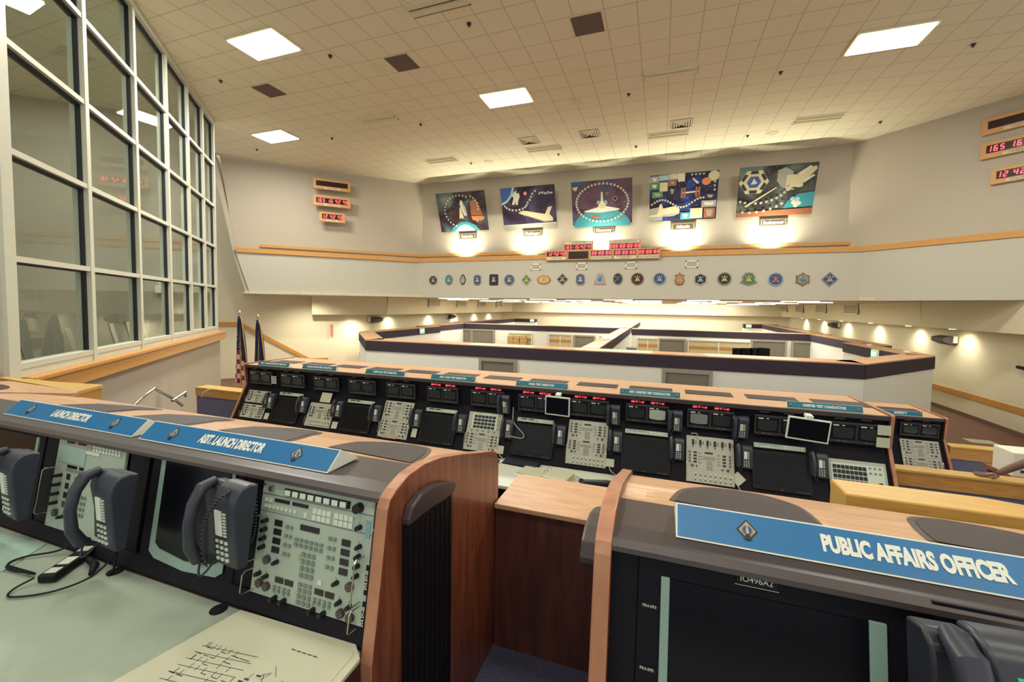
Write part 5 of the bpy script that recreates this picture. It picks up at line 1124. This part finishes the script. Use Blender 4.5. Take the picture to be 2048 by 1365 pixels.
# knee walls with oak caps on the right
def knee(label, x0, x1, y0, y1, zt, h, fl, m=oak_pale):
    k = thing('knee_wall', label, 'half wall'); obj('oak_cap', MB().box(x0, x1, y0, y1, zt-.03, zt), oak_pale, k, bevel=.006); obj('oak_fascia', MB().box(x0, x1, y0+.012, y1-.012, zt-h, zt-.03), oak, k); obj('carpet_panel', MB().box(x0, x1, y0+.03, y1-.03, fl, zt-h), carpetw, k)
knee('carpeted half wall with an oak cap right of the middle row, a hand rests on it', 2.26, 6.5, 5.42, 5.59, -1.64, .17, F2)
knee('farther carpeted half wall with an oak cap right of the SAFETY console', 4.24, 7.4, 8.25, 8.45, -2.05, .2, F3)
knee('short oak capped half wall at the left end of the middle row', -8.4, -6.72, 5.55, 5.8, -1.64, .17, F2)
pp_ = tag(obj('paper_sheet', MB().box(-.3, .3, -.2, .2, 0, .003), paper), 'white paper lying on the brown main floor', 'paper'); pp_.location = (8.28, 14.9, F3)
bx = thing('white_carton', 'white carton with dark markings behind the oak capped half wall at the right edge', 'box', (3.88, 6.08, -1.74)); obj('carton', MB().box(-.31, .5, -.15, .15, 0, .26), white_m, bx, bevel=.01)
mk = MB(); 
for a, b, c_, d_ in ((-.22, -.08, .15, .19), (-.25, -.1, .05, .08), (-.02, .15, .12, .16)): mk.box(a, b, -.153, -.15, c_, d_)
obj('markings', mk, ink, bx)
st = thing('side_table', 'low wooden table under the white carton', 'table', (3.98, 6.1, F2-.88)); obj('table_top', MB().box(-.42, .6, -.25, .25, 1.79, 1.835), cherry, st); 
for a in (-.38, .55):
    for b in (-.2, .2): obj('leg', MB().box(a-.02, a+.02, b-.02, b+.02, 0, 1.79), cherry_d, st)
# ================================================================== left side: turned console, oak blocks, rails, flags, glass room furniture
lc2 = thing('console', 'turned wooden console at the far left edge behind the LAUNCH DIRECTOR sign', 'console', (0, 0, 0))
LP = [(-5.28, 1.93), (-4.72, 2.12), (-4.70, 2.15), (-4.85, 2.19), (-5.95, 2.22), (-8.0, 1.0), (-7.4, .5)]
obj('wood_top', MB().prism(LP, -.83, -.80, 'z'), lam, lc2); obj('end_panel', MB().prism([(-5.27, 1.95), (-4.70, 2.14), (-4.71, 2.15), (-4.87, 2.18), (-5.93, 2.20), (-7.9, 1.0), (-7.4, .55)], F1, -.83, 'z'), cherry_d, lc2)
obj('vent', MB().prism([(a, b) for a, b in ring((-5.75, 1.98), .22, 20, 0, 1.4, .5)], -.80, -.797, 'z'), vent_m, lc2)
# turned end of the foreground bank
kb = thing('console', 'angled end section of the foreground console bank at the left edge', 'console', (0, 0, 0))
obj('wood_top', MB().add([(-4.25, 1.42, -.625), (-4.25, 2.06, -.84), (-5.08, 1.80, -.86), (-4.7, 1.2, -.625)], [(0, 1, 2, 3), (3, 2, 1, 0)]).prism([(-4.26, 1.42), (-4.26, 2.05), (-5.06, 1.80), (-4.7, 1.2)], F1, -.88, 'z'), lam, kb)
k = thing('knee_wall', 'pale oak capped wall end at the foot of the glass room, far left', 'half wall')
obj('oak_cap', MB().prism([(-5.02, 2.48), (-5.58, 2.40), (-6.4, 2.36), (-6.4, 2.30), (-5.6, 2.26), (-4.83, 2.20)][::-1], -.84, -.81, 'z'), oak_pale, k); obj('oak_fascia', MB().prism([(-5.03, 2.47), (-5.58, 2.39), (-6.4, 2.35), (-6.4, 2.31), (-5.6, 2.27), (-4.84, 2.21)][::-1], F1, -.84, 'z'), oak, k)
def rail(label, pts, r=.02):
    h = thing('handrail', label, 'handrail'); obj('rail', MB().tube(pts, r, 10), chrome, h, smooth=True); return h
RP = [[(-6.32, 3.43, -1.34), (-6.34, 3.53, -1.26), (-6.42, 3.72, -1.18), (-6.51, 4.00, -1.38), (-6.48, 4.11, -1.51)], [(-5.97, 3.66, -1.30), (-6.03, 3.86, -1.23), (-6.07, 3.89, -1.29)], [(-6.74, 4.55, -1.50), (-6.73, 4.56, -1.43), (-6.68, 4.63, -1.38), (-6.71, 4.67, -1.41)]]
rail('steel stair handrail, bent one left of centre', RP[0]); rail('short steel handrail end beside the bent stair rail', RP[1]); rail('small steel rail bracket beside the oak capped half wall', RP[2], .014)
# flags
def flag(label, x, y, tip, kind):
    f = thing('flag', label, 'flag', (x, y, F2)); h = tip-F2
    obj('pole', MB().cyl((0, 0, 0), (0, 0, h-.12), .014, n=10).cyl((0, 0, 0), (0, 0, .03), .14, .12, 20), oak_pale, f, smooth=True); obj('finial', MB().cyl((0, 0, h-.12), (0, 0, h-.06), .012, .028, 10).cyl((0, 0, h-.06), (0, 0, h), .028, .002, 10), silver, f, smooth=True)
    top, bot = h-.14, h-1.62; n = 22; rows = 14; mb = MB(); fr4 = MB(); vs = []
    for j in range(rows+1):
        t_ = j/rows; z = top+(bot-top)*t_; wd = .05+.30*t_**.7
        for i in range(n+1):
            u = i/n; x_ = (u-.35)*wd*1.5; y_ = .035*math.sin(u*16+t_*2)*min(1, t_*3+.2)
            vs.append((x_, y_-.02, z-.10*u*t_))
    fs = []; ms_ = []
    for j in range(rows):
        for i in range(n):
            fs.append((j*(n+1)+i, (j+1)*(n+1)+i, (j+1)*(n+1)+i+1, j*(n+1)+i+1))
            if kind == 'us': ms_.append(2 if (j < 7 or (i > 13 and j < 9)) else ((j+(i//5)) % 2))
            else: ms_.append(0)
    m_ = MB(); m_.v = vs; m_.f = fs; m_.m = ms_
    o = obj('cloth', m_, [red_m, fwhite, navy] if kind == 'us' else [navy], f, smooth=True); s = o.modifiers.new('solid', 'SOLIDIFY'); s.thickness = .004
    if kind == 'us':
        st = MB(); rs = random.Random(2)
        for i in range(12):
            t_ = .12+.36*rs.random(); z = top+(bot-top)*t_; xx = (rs.random()-.35)*(.03+.17*t_)*1.2; st.add([(xx-.012, -.065, z), (xx, -.065, z-.014), (xx+.012, -.065, z), (xx, -.065, z+.014)], [(0, 1, 2, 3)])
        obj('stars', st, fwhite, o)
    e = MB(); e.tube([vs[j*(n+1)+n] for j in range(rows+1)], .012, 6); obj('fringe', e, gold, o)
    return f
flag('furled stars and stripes flag with gold fringe at the left end of the middle row', -8.85, 6.84, -.17, 'us'); flag('furled plain navy blue flag with gold fringe beside the striped flag', -8.47, 6.98, -.25, 'navy')
bl = thing('wall_box', 'small white thermostat box on the left lower wall', 'wall box', (-14.55, 17.8, -2.55), (0, 0, R(90))); obj('case', MB().box(-.2, .2, -.06, 0, -.12, .12), white_m, bl, bevel=.01); obj('grille', MB().box(-.13, .1, -.065, -.06, -.06, .06), slat_m, bl)
pg = tag(obj('wall_notice', MB().box(-.05, .05, -.012, 0, -.3, .3), ppk), 'narrow pale red framed strip on the left lower wall', 'notice'); pg.location = (-15.45, 16.78, -1.35); pg.rotation_euler = (0, 0, R(45))
# glass room: row of slanted desk screens along the sill, dark console, emergency lamp, wall camera
for i, (s, k_, hh) in enumerate(((-3.0, .75, .55), (-2.35, .9, .55), (-1.3, .95, .5), (.25, 1.0, .5), (.95, 1.05, .5), (2.1, 1.1, .5), (2.9, 1.1, .5), (3.7, 1.1, .5))):
    p = wp(s, k_); t = thing('desk_screen', 'slanted grey screen back behind the glass, %s from the left' % UO[i], 'screen', (p[0], p[1], -1.15), (R(-12), 0, math.atan2(wd.y, wd.x)+R(25)))
    obj('shell', MB().box(-.28, .28, 0, .05, .15, .15+hh), black if i < 1 else mat('grey_screen_back_%d' % i, (78, 74, 68), .5) if i == 1 else MATS['grey_screen_back_1'], t, bevel=.006); obj('rim', MB().box(-.285, -.27, -.01, .055, .14, .16+hh), white_m, t); obj('stand', MB().box(-.05, .05, .0, .05, .02, .2), black, t)
cs = tag(obj('dark_console', wbox(MB(), -3.3, 4.8, .65, 1.5, -1.8, -1.15), rack_m), 'long dark desk behind the glass along the sill', 'desk')
rk2 = thing('equipment_rack', 'low dark equipment rack behind the leftmost lower pane', 'rack', (0, 0, 0)); obj('cabinet', wbox(MB(), -3.3, -2.1, 1.7, 2.4, -1.8, -.28), black, rk2); obj('shelf_front', wbox(MB(), -3.25, -2.15, 1.68, 1.7, -.6, -.4), bezel_m, rk2)
em = thing('emergency_light', 'white emergency light unit on the wall inside the glass room', 'emergency light', (*wp(5.55, 1.3), .35), (0, 0, math.atan2(wd.y, wd.x)-R(90)))
obj('case', MB().box(-.2, .2, -.1, 0, -.12, .12), white_m, em, bevel=.01); obj('lamp_head', MB().ball((-.1, -.06, .17), .06, 8), white_m, em); obj('lamp_head', MB().ball((.1, -.06, .17), .06, 8), white_m, em)
sc = thing('security_camera', 'small white camera inside the glass room near its left post', 'camera', (*wp(-3.0, .5), .12), (0, 0, .8)); obj('body', MB().cyl((-.09, 0, 0), (.09, 0, 0), .03, n=10), white_m, sc); obj('mount', MB().cyl((0, 0, 0), (0, 0, .06), .015, n=8).cyl((0, 0, 0), (.0, -.45, 0), .008, n=6), chrome, sc)
# ================================================================== the person whose arm reaches in from the right edge
def skin_body(name, verts, edges, radii, m, parent, sub=2, root=0):
    me = bpy.data.meshes.new(name); me.from_pydata(verts, edges, []); me.update(); me.materials.append(m)
    o = bpy.data.objects.new(name, me); COL.objects.link(o); o.parent = parent
    s = o.modifiers.new('skin', 'SKIN'); s.use_smooth_shade = True
    for i, r in enumerate(radii):
        v = me.skin_vertices[0].data[i]; v.radius = (r, r) if not isinstance(r, tuple) else r; v.use_root = (i == root)
    b = o.modifiers.new('sub', 'SUBSURF'); b.levels = sub; b.render_levels = sub
    return o
pr_ = thing('person', 'person in a white shirt at the right edge, hand on the oak capped half wall', 'person', (0, 0, 0))
# standing in front of the half wall, just outside the picture, leaning on the left hand
bx_, by_ = 3.98, 5.02
V = [(bx_, by_, -1.72), (bx_-.02, by_+.02, -1.50), (bx_-.06, by_+.05, -1.30), (bx_-.09, by_+.08, -1.20), (bx_-.11, by_+.10, -1.10),   # 0 pelvis 1 waist 2 chest 3 shoulders mid 4 neck
     (bx_-.22, by_+.16, -1.24), (3.52, 5.30, -1.31), (3.40, 5.40, -1.40), (3.27, 5.46, -1.52), (3.185, 5.485, -1.600),                  # 5 l shoulder 6 7 elbow 8 forearm 9 wrist
     (bx_+.10, by_-.06, -1.24), (bx_+.16, by_-.02, -1.5), (bx_+.12, by_+.12, -1.72),                                                    # 10 r shoulder 11 elbow 12 wrist
     (bx_-.10, by_+.03, -1.76), (bx_-.11, by_+.05, -2.2), (bx_-.11, by_+.02, -2.62), (bx_-.13, by_+.16, -2.65),                          # left leg
     (bx_+.10, by_-.03, -1.76), (bx_+.12, by_-.05, -2.2), (bx_+.13, by_-.10, -2.62), (bx_+.12, by_+.04, -2.65),
     (bx_-.13, by_+.13, -1.0), (bx_-.13, by_+.14, -.90)]
E_ = [(0, 1), (1, 2), (2, 3), (3, 4), (3, 5), (5, 6), (6, 7), (7, 8), (8, 9), (3, 10), (10, 11), (11, 12), (0, 13), (13, 14), (14, 15), (15, 16), (0, 17), (17, 18), (18, 19), (19, 20), (4, 21), (21, 22)]
Rr = [.13, .12, .13, .10, .055, .06, .048, .043, .037, .028, .06, .042, .028, .085, .06, .042, .04, .085, .06, .042, .04, .085, .08]
skin_body('body', V, E_, Rr, skin, pr_)
skin_body('shirt', [(bx_, by_, -1.74), (bx_-.02, by_+.02, -1.50), (bx_-.06, by_+.05, -1.30), (bx_-.09, by_+.08, -1.20), (bx_-.22, by_+.16, -1.24), (3.52, 5.31, -1.31), (3.36, 5.42, -1.405), (bx_+.10, by_-.06, -1.24), (bx_+.14, by_-.04, -1.42)],
          [(0, 1), (1, 2), (2, 3), (3, 4), (4, 5), (5, 6), (3, 7), (7, 8)], [.145, .14, .15, .115, .08, .07, .062, .08, .065], shirt, pr_)
skin_body('trousers', [(bx_, by_, -1.73), (bx_-.10, by_+.03, -1.80), (bx_-.11, by_+.05, -2.2), (bx_-.11, by_+.02, -2.6), (bx_+.10, by_-.03, -1.80), (bx_+.12, by_-.05, -2.2), (bx_+.13, by_-.10, -2.6)], [(0, 1), (1, 2), (2, 3), (0, 4), (4, 5), (5, 6)], [.14, .10, .075, .06, .10, .075, .06], trouser, pr_)
obj('hair', MB().ball((bx_-.13, by_+.12, -.895), .115, 10, 0, (1, 1, 1.0)), hair, pr_, smooth=True)
# hand lying on the cap: palm and five fingers
hv = [(3.185, 5.485, -1.600), (3.13, 5.495, -1.617)]; he = [(0, 1)]; hr = [(.028, .022), (.034, .014)]
for k, (dy_, L_) in enumerate(((-.030, .072), (-.011, .082), (.010, .078), (.030, .064))):
    b = len(hv); x0, y0 = 3.105, 5.50+dy_
    hv += [(x0, y0, -1.620), (x0-L_*.5, y0+.004+dy_*.25, -1.618), (x0-L_, y0+.008+dy_*.4, -1.629)]; he += [(1, b), (b, b+1), (b+1, b+2)]; hr += [.0105, .0092, .008]
b = len(hv); hv += [(3.165, 5.455, -1.618), (3.135, 5.435, -1.624), (3.11, 5.428, -1.629)]; he += [(0, b), (b, b+1), (b+1, b+2)]; hr += [.013, .0105, .009]
skin_body('hand', hv, he, hr, skin, pr_)
